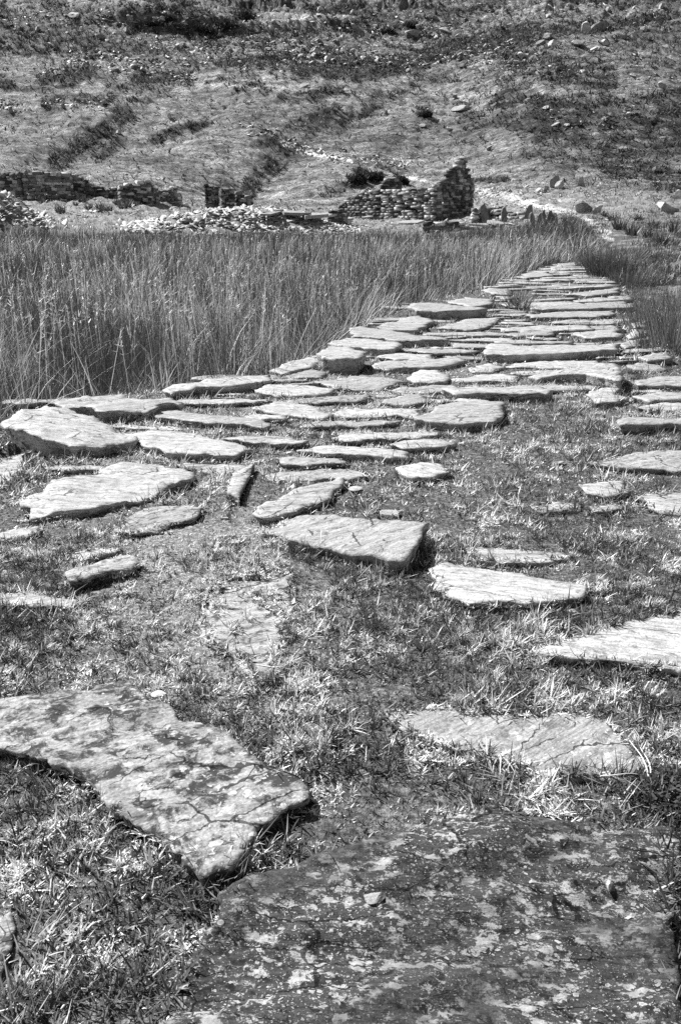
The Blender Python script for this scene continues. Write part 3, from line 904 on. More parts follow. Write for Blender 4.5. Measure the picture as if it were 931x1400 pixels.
# edge stones stacked under the left lip of the causeway
for i in range(26):
    y = 4.6 + i * .55 + R.uniform(-.1, .1)
    xl, _ = path_edges(np.array(y))
    L, dp = R.uniform(.35, .6), R.uniform(.25, .4)
    a = R.uniform(-.3, .3) + 1.1
    poly = []
    for t in np.linspace(0, 2 * math.pi, 9)[:-1]:
        ex, ey = L * math.cos(t) * R.uniform(.8, 1.1), dp * math.sin(t) * R.uniform(.8, 1.1)
        poly.append((float(xl) + .12 + ex * math.cos(a) - ey * math.sin(a), y + ex * math.sin(a) + ey * math.cos(a)))
    poly = np.array(poly)
    zt = -.05 - R.uniform(0, .05)
    W = np.c_[poly, np.full(len(poly), zt)]
    me, org = slab_mesh('edging_stone', W, .3, .06, 300 + i)
    tag(link('edging_stone', me, M_MID, loc=org), 'rough edging stone packed under the left lip of the causeway', 'edging stone', 'edging stones under the causeway lip')

# ------------------------------------------------------------------ ground sheet, sunk a little under the slabs
rs = np.concatenate([[0.02], np.geomspace(.3, 20, 230), np.linspace(20, RSPLIT, 330)[1:]])
V, f, X, Y, Z = polar(0, rs, 'ground', M_GROUND, 700, 40)
mk = in_mask(V[:, 0], V[:, 1], MASK) & (np.hypot(V[:, 0], V[:, 1]) < 34)
V[mk, 2] -= .07
xl, xr = path_edges(np.clip(Y, -2, 34))
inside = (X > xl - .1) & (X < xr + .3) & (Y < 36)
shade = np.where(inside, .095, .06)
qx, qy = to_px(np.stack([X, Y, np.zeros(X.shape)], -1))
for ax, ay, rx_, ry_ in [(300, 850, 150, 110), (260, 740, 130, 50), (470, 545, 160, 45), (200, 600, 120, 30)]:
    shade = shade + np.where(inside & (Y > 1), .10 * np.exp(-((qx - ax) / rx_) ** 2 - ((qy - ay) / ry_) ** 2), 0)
rightbank = sstep(.2, 1.2, X - xr) * (1 - sstep(40, 60, Y))
shade = shade * (1 - rightbank) + rightbank * (.07 + .09 * sstep(-.1, .3, fbm(X * .6, Y * 1.0, 4, 91)))
fp = sstep(44, 52, Y)
shade = shade * (1 - fp) + fp * .17
hd, br = heath_shadow_of(X.ravel(), Y.ravel(), Z.ravel())
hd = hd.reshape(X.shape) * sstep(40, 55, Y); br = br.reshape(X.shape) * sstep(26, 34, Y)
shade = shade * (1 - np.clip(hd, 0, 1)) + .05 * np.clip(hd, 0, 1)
shade = shade + br * .5
for px, d, hl, hdp, hh in HEAPS:
    cx = (px - 465.5) / F_PX * d * 1.06
    q = ((X - cx) / hl) ** 2 + ((Y - d) / hdp) ** 2
    k = 1 - sstep(.7, 1.6, q + .4 * fbm(X, Y, 3, 95))
    shade = shade * (1 - k) + .17 * k
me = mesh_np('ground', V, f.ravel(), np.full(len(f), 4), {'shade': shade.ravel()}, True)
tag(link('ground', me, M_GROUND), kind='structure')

# ------------------------------------------------------------------ loose small stones
def rock_mesh(name, seed, sub=3, flat=.6, ang=1.0):
    import bmesh
    bm = bmesh.new()
    bmesh.ops.create_icosphere(bm, subdivisions=sub, radius=.5)
    rg = np.random.default_rng(seed)
    planes = rg.normal(size=(9, 3)); planes /= np.linalg.norm(planes, axis=1)[:, None]
    offs = rg.uniform(.13, .36, 9)
    for v in bm.verts:
        p = np.array(v.co)
        for k in range(9):
            dd = p @ planes[k] - offs[k]
            if dd > 0: p = p - planes[k] * dd * ang
        n_ = fbm(np.array(p[0] * 3 + seed), np.array(p[1] * 3 + p[2] * 2.3), 3, seed) * .035
        p = p * (1 + float(n_))
        p[2] *= flat
        v.co = p
    zmin = min(v.co.z for v in bm.verts)
    for v in bm.verts: v.co.z -= zmin + .0
    me = bpy.data.meshes.new(name); bm.to_mesh(me); bm.free()
    return me


ROCKS = [rock_mesh('boulder', 100 + k, 3, .55 + .08 * (k % 4)) for k in range(8)]
for me in ROCKS: me.materials.append(M_ROCK)
PEB = [rock_mesh('pebble', 200 + k, 3, .55) for k in range(4)]
for me in PEB: me.materials.append(M_MID)


def put(name, me, loc, scale, rot, label, cat, group=None):
    o = bpy.data.objects.new(name, me); COL.objects.link(o)
    o.location = loc; o.scale = scale; o.rotation_euler = rot
    return tag(o, label, cat, group)


M_WHITE = slate_mat('white_quartz', .5, .1, .2, rough=.6, pale_v=.8)
def pebble(px, py, wpx, z, label, k=0, rot=0.0, asp=.7, mat=None, hz=.8):
    p = unproj(px, py, z)
    dg = bpy.context.evaluated_depsgraph_get()
    for o in SLABS[:30]:
        ok, lo_, nn_, ii_ = o.ray_cast(Vector((p[0], p[1], 1.0)) - o.location, Vector((0, 0, -1)))
        if ok: p[2] = lo_[2] + o.location[2]
    dist = np.linalg.norm(p - [0, 0, CAM_Z]); w = wpx * dist / F_PX
    me = PEB[k % 4]
    if mat:
        me = me.copy(); me.materials.clear(); me.materials.append(mat)
    put('pebble', me, p - [0, 0, .2 * w * hz], (w, w * asp, w * hz), (0, 0, rot), label, 'small stone', 'loose small stones on the causeway')

pebble(512, 1243, 38, .012, 'angular grey pebble standing on the dark lichened slab', 0, .3, .8, M_WORN, 1.0)
pebble(860, 1250, 26, .012, 'rounded pale pebble at the right on the dark lichened slab', 1, 0, .6, M_PALE)
pebble(832, 1212, 26, .012, 'slender pale pebble just above the rounded one on the dark slab', 2, 1.2, .35, M_PALE)
pebble(219, 949, 24, .035, 'bright white stone lodged at the far edge of the mottled slab', 3, .2, .7, M_WHITE, .6)
pebble(830, 1057, 22, .02, 'bright white stone at the near edge of the slab with the straws', 2, .1, .6, M_WHITE, .5)
pebble(724, 1213, 16, .012, 'small oval pebble in the middle of the dark slab', 1, .1, .6, M_PALE, .5)
pebble(397, 619, 14, .03, 'pale knob of stone by the dark hollow left of the middle', 0, .1, .8, M_WHITE, .9)
pebble(383, 657, 20, .02, 'pale chip lying beside the dark hollow', 1, .4, .6, M_PALE, .5)
pebble(360, 668, 26, .0, 'flat pale chip at the foot of the small triangular flag', 3, .4, .5, M_PALE, .3)
pebble(325, 741, 26, .01, 'white angular chip left of the tilted block', 2, .4, .5, M_WHITE, .4)
pebble(765, 633, 24, .01, 'small round grey stone alone in the turf, right of the middle', 0, .2, .7, M_MID, .7)
pebble(655, 703, 50, .0, 'low grey stone peeping from the turf, right of the tilted block', 1, 0, .5, M_MID, .3)
pebble(540, 703, 44, .01, 'knobbly pale stone touching the back edge of the tilted block', 2, .1, .6, M_PALE, .6)
pebble(488, 668, 30, .01, 'worn grey stone beside the slantwise rounded slab', 3, .8, .7, M_MID, .4)
for i in range(46):
    for _ in range(20):
        y = R.uniform(2.2, 10); xl, xr = path_edges(np.array(y)); x = R.uniform(max(float(xl), -.5 * y), min(float(xr), .5 * y))
        if not in_mask(np.array([x]), np.array([y]), MASK)[0]: break
    w = R.uniform(.02, .075)
    put('pebble', PEB[i % 4], (x, y, -.2 * w), (w, w * R.uniform(.5, .9), w * .7), (0, 0, R.uniform(0, 6)), 'little grey chip of stone scattered in the turf between the slabs', 'small stone', 'scattered chips in the turf')

# ------------------------------------------------------------------ turf
WORN = [(300, 850, 150, 110), (260, 740, 130, 50), (150, 930, 120, 40), (470, 545, 160, 45), (420, 660, 130, 30), (200, 600, 120, 30), (90, 720, 90, 40), (760, 790, 120, 30), (480, 1110, 90, 50), (640, 500, 180, 40)]


def turf_zone(n, y0, y1, hmean, wid, segs, extra_edge=1.0):
    y = y0 + (y1 - y0) * R.random(n) ** .75 if y1 < 8 else R.uniform(y0, y1, n)
    half = .56 * y + .9
    x = R.uniform(-1, 1, n) * half
    xl, xr = path_edges(y)
    ok = (x > xl - .12) & (x < xr + .6)
    x, y = x[ok], y[ok]
    cs = .034 if y1 < 4 else (.048 if y1 < 8 else (.085 if y1 < 20 else .16))
    if segs > 1:
        wx_, wy_ = x + .5 * cs * noise(x / cs * .7, y / cs * .7, 440), y + .5 * cs * noise(x / cs * .7, y / cs * .7, 441)
    else:
        wx_, wy_ = x, y
    gx, gy = np.floor(wx_ / cs), np.floor(wy_ / cs)
    tcx, tcy = (gx + .2 + .6 * _h(gx, gy, 911)) * cs, (gy + .2 + .6 * _h(gx, gy, 912)) * cs
    g_ = R.random(len(x)) < (.72 if segs > 1 else 0)
    bx_, by_ = x - tcx, y - tcy
    x = np.where(g_, tcx + bx_ * .45, x); y = np.where(g_, tcy + by_ * .45, y)
    tsh, tht, tem, taz = _h(gx, gy, 913), .45 + 1.1 * _h(gx, gy, 914), _h(gx, gy, 915) < .16, np.arctan2(by_, bx_)
    keep_ = ~(tem & (R.random(len(x)) < .8)) if segs > 1 else np.ones(len(x), bool)
    x, y, tsh, tht, taz, g_ = [q[keep_] for q in (x, y, tsh, tht, taz, g_)]
    den = fbm(x * 2.2, y * 2.2, 3, 401)
    ok = R.random(len(x)) < np.clip(.95 + .4 * den, .7, 1)
    x, y, tsh, tht, taz, g_ = [q[ok] for q in (x, y, tsh, tht, taz, g_)]
    # off the slabs, with a little overhang
    j = .012
    m = in_mask(x, y, MASK) & in_mask(x + j, y, MASK) & in_mask(x - j, y, MASK) & in_mask(x, y + j, MASK) & in_mask(x, y - j, MASK)
    j = .045
    deep = m & in_mask(x + j, y, MASK) & in_mask(x - j, y, MASK) & in_mask(x, y + j, MASK) & in_mask(x, y - j, MASK)
    m = m & (deep | (R.random(len(x)) > .13 * sstep(-.1, .3, fbm(x * 6, y * 6, 2, 417))))
    x, y, tsh, tht, taz, g_ = [q[~m] for q in (x, y, tsh, tht, taz, g_)]
    n = len(x)
    qx, qy = to_px(np.stack([x, y, np.zeros(n)], 1))
    worn = np.zeros(n)
    for ax, ay, rx_, ry_ in WORN: worn = np.maximum(worn, np.exp(-((qx - ax) / rx_) ** 2 - ((qy - ay) / ry_) ** 2))
    kp = R.random(n) > worn * .28
    x, y, worn, tsh, tht, taz, g_ = [q[kp] for q in (x, y, worn, tsh, tht, taz, g_)]; n = len(x)
    # clumps: dry pale ones and greener darker ones
    c1 = fbm(x * 5.5, y * 5.5, 3, 411); c2 = fbm(x * 1.3, y * 1.3, 3, 413)
    dry = np.clip(.44 + .9 * c1 + .5 * c2 + .5 * worn, .05, 1)
    pick = np.where((R.random(n) < .72), tsh, R.random(n))
    sh = np.where(pick < dry * .62, R.uniform(.32, .76, n), R.uniform(.03, .16, n))
    if segs == 1 and y1 < 8: sh = sh * 1.5
    tall = np.clip(1 + .7 * fbm(x * 3.2, y * 3.2, 2, 415), .5, 2)
    near_edge = in_mask(x, y + .08, MASK) | in_mask(x, y + .04, MASK)
    h = hmean * R.gamma(5, .2, n) * tall * tht * np.where(near_edge, 1.25, 1) * (1 - .4 * worn)
    az = np.where(g_, taz + R.normal(0, .7, n), R.uniform(0, 6.28, n))
    lean = np.clip(R.normal(.95, .40, n), 0, 1.5)
    P = np.stack([x, y, H(x, y) - .004 + .010 * np.maximum(c1, 0) + .02 * in_mask(x, y, MASK)], 1)
    return blades(P, h, wid * R.uniform(.6, 1.3, n), az, lean, R.normal(.25, .38, n), sh, segs)


# slab footprint seen from above must stay clear: exact mask is already stamped
parts = [turf_zone(440000, .55, 3.2, .022, .0046, 3), turf_zone(340000, 3.2, 7.5, .027, .0062, 2), turf_zone(210000, 7.5, 16, .036, .011, 2), turf_zone(80000, 16, 36, .055, .022, 1),
         turf_zone(470000, .55, 3.4, .014, .0055, 1), turf_zone(220000, 3.4, 7, .017, .008, 1)]
V, fi, fl, s = merge(parts)
tag(link('turf', mesh_np('turf', V, fi, fl, {'shade': s}), M_TURF), 'short matted grass growing between the slabs', 'grass', kind='stuff')
print('turf verts', len(V), 'slabs', len(SLABS))

# ------------------------------------------------------------------ rush field
def rush_zone(n, y0, y1, hm, wid, segs, amax=.62):
    y = R.uniform(y0, y1, n)
    x = R.uniform(-1, 1, n) * (amax * y if y1 > 5 else 7.0)
    xl, xr = path_edges(np.clip(y, -2, 34))
    ok = (x < xl - .05 + R.normal(0, .05, n)) | ((y > 31) & (x < .30 * y + .5 * fbm(y * .3, x * .3, 2, 5)) & (np.abs(x - (.315 * y)) > .0))
    ok &= y < 46 + 3.5 * noise(x * .4, x * 0, 431) + R.normal(0, .8, n)
    x, y = x[ok], y[ok]
    # gather two thirds of the stems into clumps
    cs = .42 if y1 < 20 else .7
    gx, gy = np.floor(x / cs), np.floor(y / cs)
    ox, oy = _h(gx, gy, 901), _h(gx, gy, 902)
    cxx, cyy = (gx + .2 + .6 * ox) * cs, (gy + .2 + .6 * oy) * cs
    ck = R.random(len(x)) < .68
    cdx, cdy = x - cxx, y - cyy
    x = np.where(ck, cxx + cdx * .55, x); y = np.where(ck, cyy + cdy * .55, y)
    xl, xr = path_edges(np.clip(y, -2, 34))
    den = fbm(x * 1.1, y * 1.1, 3, 421)
    hcl = .58 + .72 * _h(gx, gy, 903); pcl = _h(gx, gy, 904) - .5
    ok = (R.random(len(x)) < np.clip(.72 + .8 * den, .1, 1) * (.35 + .65 * (_h(gx, gy, 905) > .22))) & ((x < xl - .03) | (y > 31))
    x, y, hcl, pcl, cdx, cdy, ck = [q[ok] for q in (x, y, hcl, pcl, cdx, cdy, ck)]
    n = len(x); xl0, _ = path_edges(np.clip(y, -2, 34))
    pale = np.clip(.27 + 1.1 * fbm(x * .45, y * .28, 3, 423) + .35 * noise(x * 2.5, y * 2.5, 424) + 1.25 * pcl, .02, 1)
    pale = np.clip(pale + .25 * np.exp(-((xl0 - x) / .7) ** 2), 0, 1) * (1 - .75 * sstep(33, 41, y))
    pale = np.clip(pale + .5 * np.exp(-((y - 33) / 4) ** 2) * sstep(.0, 3, x), 0, 1)
    isp = R.random(n) < pale * .60
    sh = np.where(isp, R.uniform(.34, .78, n), R.uniform(.03, .13, n))
    h = hm * R.uniform(.55, 1.12, n) * np.clip(1 + .28 * fbm(x * .7, y * .7, 2, 425), .6, 1.4) * hcl * np.where(isp, 1.0, .95)
    xl, _ = path_edges(np.clip(y, -2, 34))
    az = np.where(ck, np.arctan2(cdy + .10 * np.sin(9 * pcl + x), cdx + .14 * np.cos(11 * pcl)) + R.normal(0, .5, n), R.normal(.25, 1.6, n))
    lean = np.abs(R.normal(.04, .28, n)) * np.where(isp, 1.4, 1) + np.where(R.random(n) < .06, R.uniform(.3, .9, n), 0)
    cur = np.abs(R.normal(0, .5, n)) * np.where(isp, 1.3, .8)
    P = np.stack([x, y, H(x, y) - .02], 1)
    return blades(P, h, wid * R.uniform(.6, 1.3, n) * np.where(isp, 1.2, .9), az, lean, cur, sh, segs, .2)


parts = [rush_zone(45000, -1.0, 5, .8, .0066, 3), rush_zone(80000, 3.0, 9, .80, .0066, 4), rush_zone(110000, 9, 18, .85, .009, 3), rush_zone(120000, 18, 32, .85, .016, 3), rush_zone(90000, 32, 47, .85, .026, 2)]
# low sedge filling under the rushes
def sedge(n, y0, y1, hm, wid):
    y = R.uniform(y0, y1, n); x = R.uniform(-1, 1, n) * .6 * y
    xl, _ = path_edges(np.clip(y, -2, 34))
    ok = x < xl - .02
    x, y = x[ok], y[ok]; n = len(x)
    P = np.stack([x, y, H(x, y) - .02], 1)
    return blades(P, hm * R.uniform(.5, 1.2, n), wid, R.uniform(0, 6.28, n), np.abs(R.normal(.2, .4, n)), R.normal(.5, .4, n), R.uniform(.04, .2, n), 2)
# flowering stems with loose pale heads
def panicles(n, y0, y1, k=1.0):
    y = R.uniform(y0, y1, n); x = R.uniform(-1, 1, n) * .6 * y
    xl, _ = path_edges(np.clip(y, -2, 34)); ok = x < xl - .15
    x, y = x[ok], y[ok]; n = len(x)
    h = R.uniform(.75, 1.08, n); az = R.uniform(0, 6.28, n); ln = np.abs(R.normal(.1, .12, n)); sh = R.uniform(.4, .75, n)
    P = np.stack([x, y, H(x, y)], 1)
    out_ = [blades(P, h, np.full(n, .006 * k), az, ln, np.zeros(n), sh, 2, .6)]
    for q in range(9):
        fr_ = R.uniform(.78, 1.0, n)
        T = P + np.stack([np.cos(az) * np.sin(ln), np.sin(az) * np.sin(ln), np.cos(ln)], 1) * (h * fr_)[:, None]
        out_.append(blades(T, R.uniform(.03, .075, n), np.full(n, .010 * k), R.uniform(0, 6.28, n), R.uniform(.3, 1.1, n), R.normal(.2, .3, n), sh * R.uniform(.6, 1.2, n), 1, .4))
    return merge(out_)
parts += [panicles(420, 4, 9), panicles(900, 9, 18, 1.5), panicles(900, 18, 32, 2.2)]
parts += [sedge(40000, 3, 12, .40, .009), sedge(40000, 12, 30, .42, .02)]
V, fi, fl, s = merge(parts)
tag(link('rush_bed', mesh_np('rush_bed', V, fi, fl, {'shade': s}), M_RUSH), 'tall rushes and pale dry grasses filling the marsh left of the causeway', 'rushes', kind='stuff')
print('rush verts', len(V))

# rough grass and heather on the bank right of the causeway
def bank_zone(n, y0, y1, hm, wid):
    y = R.uniform(y0, y1, n); xl, xr = path_edges(np.clip(y, -2, 34))
    x = xr + .1 + R.random(n) * np.maximum(.62 * y - xr, 3.2)
    ok = x > xr + .05
    x, y = x[ok], y[ok]
    pt = fbm(x * .8, y * 1.0, 3, 451)
    tr_ = np.exp(-((x / np.maximum(y, 1) - .33) / .02) ** 2) * sstep(33, 37, y)
    ok = R.random(len(x)) < np.clip((.15 if y0 > 1 else .6) + 1.3 * pt, .05, 1) * (1 - tr_)
    x, y, pt = x[ok], y[ok], pt[ok]
    n = len(x)
    sh = np.where((pt > .08) & (y > 6) | (R.random(n) < .3), R.uniform(.04, .16, n), R.uniform(.14, .40, n))
    P = np.stack([x, y, H(x, y) - .01], 1)
    return blades(P, hm * R.uniform(.4, 1.2, n) * np.clip(.7 + 1.2 * pt, .4, 1.8), wid, R.uniform(0, 6.28, n), np.abs(R.normal(.35, .35, n)), R.normal(.5, .4, n), sh, 2, .3)
def plat_zone(n, y0, y1):
    y = R.uniform(y0, y1, n); x = R.uniform(-.6, .6, n) * y
    pt = fbm(x * .5, y * .8, 3, 461)
    ok = R.random(n) < np.clip(.4 + .9 * pt, .05, 1)
    for px, d, hl, hdp, hh in HEAPS:
        cx = (px - 465.5) / F_PX * d * 1.06
        ok &= (((x - cx) / hl) ** 2 + ((y - d) / hdp) ** 2) > 1.3
    x, y, pt = x[ok], y[ok], pt[ok]; n = len(x)
    sh = np.where(R.random(n) < .3 + .5 * (x > .27 * y), R.uniform(.04, .13, n), R.uniform(.16, .38, n))
    P = np.stack([x, y, H(x, y) - .02], 1)
    return blades(P, R.uniform(.10, .25, n), R.uniform(.03, .07, n), R.uniform(0, 6.28, n), np.abs(R.normal(.4, .35, n)), R.normal(.5, .4, n), sh, 2, .3)
parts = [bank_zone(70000, -.5, 6, .05, .006), bank_zone(70000, -.5, 6, .03, .007), bank_zone(60000, 6, 20, .14, .008), bank_zone(160000, 20, 58, .28, .022), plat_zone(90000, 46, 80)]
V, fi, fl, s = merge(parts)
tag(link('bank_grass', mesh_np('bank_grass', V, fi, fl, {'shade': s}), M_TURF), 'rough thin grass on the bank right of the causeway and round the ruins', 'grass', kind='stuff')


def tuft(name, p, n, h, w, spread, sh, label, cat='rush clump', group=None, lean=.25, mat=None, out=1.0):
    a = R.uniform(0, 6.28, n); r = spread * np.sqrt(R.random(n))
    P = np.stack([r * np.cos(a), r * np.sin(a), np.full(n, -.03)], 1)
    V, fi, fl, s = blades(P, h * R.uniform(.5, 1.1, n), w * R.uniform(.7, 1.2, n), a + R.normal(0, .6, n), lean * (r / spread) * out + np.abs(R.normal(0, .12, n)), np.abs(R.normal(.25, .25, n)), R.uniform(sh[0], sh[1], n), 4, .15)
    return tag(link(name, mesh_np(name, V, fi, fl, {'shade': s}), mat or M_RUSH, loc=p), label, cat, group)


tuft('rush_tuft', unproj(708, 421, .02), 170, .46, .010, .16, (.05, .22), 'dark tuft of rushes growing alone in the middle of the causeway', 'rush tuft', lean=.45)
q = unproj(835, 380, -.05); tuft('rush_tuft', q, 900, .95, .018, .62, (.05, .16), 'big dark round rush clump where the causeway ends, right side', 'rush tuft')
q = unproj(806, 366, .0); tuft('rush_tuft', q, 420, .75, .018, .45, (.10, .34), 'smaller grey rush clump left of the big dark one at the end of the causeway', 'rush tuft')
q = unproj(862, 392, -.1); tuft('rush_tuft', q, 350, .65, .015, .5, (.06, .2), 'ragged dark rush clump at the right edge, just nearer than the big round one', 'rush tuft')
q = unproj(925, 490, -.1); tuft('rush_tuft', q, 520, .85, .009, .42, (.05, .3), 'tall rush clump nearest the camera on the right of the causeway', 'rush tuft')
q = unproj(950, 470, -.1); tuft('rush_tuft', q, 520, .9, .009, .55, (.05, .2), 'tall dark rush clump cut by the right edge of the picture', 'rush tuft')
q = unproj(893, 455, -.1); tuft('rush_tuft', q, 300, .55, .009, .4, (.07, .25), 'low dark rush clump behind the corner block on the right', 'rush tuft')
q = unproj(918, 1092, .0)
n_ = 1500
P = R.normal(0, 1, (n_, 3)); P /= np.linalg.norm(P, axis=1)[:, None]; P *= (R.random(n_)[:, None] ** .35) * np.array([.11, .10, .045]); P[:, 2] = np.abs(P[:, 2])
V, fi, fl, s_l = blades(P, R.uniform(.008, .016, n_), R.uniform(.006, .010, n_), R.uniform(0, 6.28, n_), R.uniform(.3, 1.5, n_), R.normal(.3, .3, n_), R.uniform(.02, .09, n_), 2, .5)
tag(link('heather_clump', mesh_np('heather_clump', V, fi, fl, {'shade': s_l}), M_HEATH, loc=q), 'dark leafy heather clump at the right end of the slab with the straws', 'heather clump')
for (px, py, n_, lab) in [(395, 500, 60, 'sheaf of pale dry grass leaning over the left edge slabs'), (300, 520, 80, 'pale dry grass sheaf standing at the left edge of the rushes'), (690, 1108, 26, 'tuft of long pale blades drooping onto the top of the dark lichened slab'),
                          (820, 1112, 22, 'wider tuft of pale blades fringing the dark slab on the right'), (320, 1195, 70, 'tuft of pale grass below the pointed corner of the mottled slab'), (30, 1290, 70, 'long straggly pale grass at the bottom left of the picture'),
                          (20, 1390, 60, 'straggly pale grass tuft at the very bottom left corner')]:
    near = py > 600
    tuft('grass_tuft', unproj(px, py, .0 if near else -.3), n_, .11 if near else .75, .005 if near else .008, .05 if near else .2, (.3, .62), lab, 'grass tuft', lean=.9 if near else .5, mat=M_TURF)


def straw(a, b, w, label):
    A, B = unproj(*a), unproj(*b)
    d = B - A; L = np.linalg.norm(d); d /= L
    s_ = np.cross(d, [0, 0, 1.0]); u_ = np.array([0, 0, 1.0])
    V = []; f = []
    for k in range(7):
        t = k / 6
        c = d * L * t + u_ * (.006 * math.sin(t * 3.1) * L / .1) + s_ * .004 * math.sin(t * 5)
        ww = w * (1 - .5 * t)
        for j in range(5):
            an = j / 5 * 6.283
            V.append(c + s_ * ww * math.cos(an) + u_ * ww * math.sin(an))
    for k in range(6):
        for j in range(5):
            f += [k * 5 + j, k * 5 + (j + 1) % 5, (k + 1) * 5 + (j + 1) % 5, (k + 1) * 5 + j]
    me = mesh_np('straw', np.array(V), f, [4] * 30, {'shade': np.full(len(V), .72)})
    tag(link('straw', me, M_TURF, loc=A), label, 'straw')

straw((886, 1062, .03), (862, 1012, .035), .0022, 'left one of two dry straws lying on the pale slab at the right')
straw((889, 1060, .03), (877, 1022, .035), .0022, 'right one of two dry straws lying on the pale slab at the right')
straw((820, 1061, .035), (872, 1060, .03), .002, 'short pale stalk along the near edge of the slab with the straws')
straw((360, 1225, .03), (382, 1258, .02), .002, 'dry straw bent across the upper left corner of the dark slab')
straw((535, 1140, .02), (572, 1162, .02), .002, 'dry straw lying over the far edge of the dark slab')
slab([(-50, 1310), (-20, 1272), (14, 1242), (22, 1262), (12, 1305), (-8, 1350), (-50, 1400)], 'buried ridge of grey stone at the bottom left corner under dry grass', M_WORN, .02, .08, 1.2, 1.2)
slab([(30, 1420), (38, 1370), (60, 1330), (75, 1335), (70, 1380), (60, 1430)], 'narrow dark stone showing through the grass near the bottom left corner', M_WORN, .0, .06, 1.2, 1.0)

# ------------------------------------------------------------------ masonry
def box_verts(c, sx, sy, sz, ang, jit):
    ca, sa = math.cos(ang), math.sin(ang)
    v = []
    for dx in (-.5, .5):
        for dy in (-.5, .5):
            for dz in (-.5, .5):
                x, y, z = dx * sx + R.normal(0, jit), dy * sy + R.normal(0, jit), dz * sz + R.normal(0, jit)
                v.append((c[0] + x * ca - y * sa, c[1] + x * sa + y * ca, c[2] + z))
    return v


BOXF = [0, 1, 3, 2, 4, 6, 7, 5, 0, 4, 5, 1, 2, 3, 7, 6, 0, 2, 6, 4, 1, 5, 7, 3]


def masonry(name, p0, p1, zb, top, thick, openings=(), sh=(.1, .36), ch=(.13, .28), sl=(.22, .7), parent=None, label=None, origin=None):
    p0, p1 = np.array(p0[:2], float), np.array(p1[:2], float)
    L = np.hypot(*(p1 - p0)); d = (p1 - p0) / L; ang = math.atan2(d[1], d[0])
    V, fi, s = [], [], []
    z = 0.0
    zmax = max(top(t) for t in np.linspace(0, 1, 40))
    while z < zmax:
        c = R.uniform(*ch); x = 0.0
        while x < L:
            l = min(R.uniform(*sl) * (R.uniform(.4, 1) if x == 0 else 1), L - x); xm = x + l / 2
            if L - x - l < .12: l = L - x; xm = x + l / 2
            t = min(max(xm / L, 0), 1)
            ok = z + c * .6 < top(t) + R.normal(0, .04)
            for a, b, z0, z1 in openings:
                if a - .05 < xm < b + .05 and z0 < z + c / 2 < z1: ok = False
            if ok:
                g = p0 + d * xm
                base = len(V)
                V += box_verts((g[0], g[1], zb + z + c / 2), l * .985, thick * R.uniform(.90, 1.08), c * .97, ang, .018 if parent is not None and 'cottage' in parent.name else .034)
                fi += [base + k for k in BOXF]; s += [(R.uniform(sh[0] * .3, sh[1] * .5) if R.random() < .58 else R.uniform(sh[1] * .6, sh[1] * 1.7))] * 8
            x += l
        z += c
    # lintels over openings
    for a, b, z0, z1 in openings:
        if z1 < 90:
            g = p0 + d * (a + b) / 2
            if z1 + .1 < top((a + b) / 2 / L):
                base = len(V)
                V += box_verts((g[0], g[1], zb + z1 + .08), (b - a) + .5, thick * 1.1, .16, ang, .015)
                fi += [base + k for k in BOXF]; s += [.28] * 8
    V = np.array(V)
    org = np.array([0, 0, 0.0]) if parent is not None else np.array([(p0[0] + p1[0]) / 2, (p0[1] + p1[1]) / 2, zb])
    if parent is not None: org = np.array(parent.location)
    me = mesh_np(name, V - org, fi, [4] * (len(fi) // 4), {'shade': s})
    o = link(name, me, M_STONE, parent=parent, loc=None if parent is not None else org)
    if label: o['label'] = label
    return o


def at(px, py, d):
    """point at horizontal distance d on the sight line of a photo pixel"""
    r_ = ray(px, py); t = d / r_[1]
    return np.array([r_[0] * t, d, CAM_Z + r_[2] * t])


def gnd(x, y): return float(H(np.array(x), np.array(y), False))


# ruined cottage
FC = at(596, 299, 66.0); fcx, fcy = FC[0], FC[1]
gx_ = at(642, 297, 70.0); 
gd = np.array([gx_[0] - fcx, gx_[1] - fcy]); GL = np.hypot(*gd); gd /= GL
fd = np.array([-gd[1], gd[0]]); FL = 9.6
zb = FC[2] - .15
house = bpy.data.objects.new('ruined_cottage', None); COL.objects.link(house); house.location = (fcx, fcy, zb)
tag(house, 'roofless stone cottage ruin with one tall gable still standing at its right end', 'ruin')
g0 = (fcx, fcy); g1 = (fcx + gd[0] * GL, fcy + gd[1] * GL); f1 = (fcx + fd[0] * FL, fcy + fd[1] * FL); b1 = (g1[0] + fd[0] * FL, g1[1] + fd[1] * FL)


def gtop(t):
    return float(np.interp(t, [0, .10, .3, .45, .56, .62, .72, .76, .86, 1], [2.45, 2.8, 3.45, 3.95, 4.45, 4.6, 4.55, 4.1, 3.45, 2.9]))


def ftop(t):
    return float(np.interp(t, [0, .05, .12, .3, .45, .5, .58, .66, .8, .9, 1], [2.6, 2.5, 2.3, 2.4, 2.45, 2.35, 2.2, 2.3, 2.0, 1.9, 1.1])) + .12 * float(noise(np.array(t * 17), np.array(.3), 5))


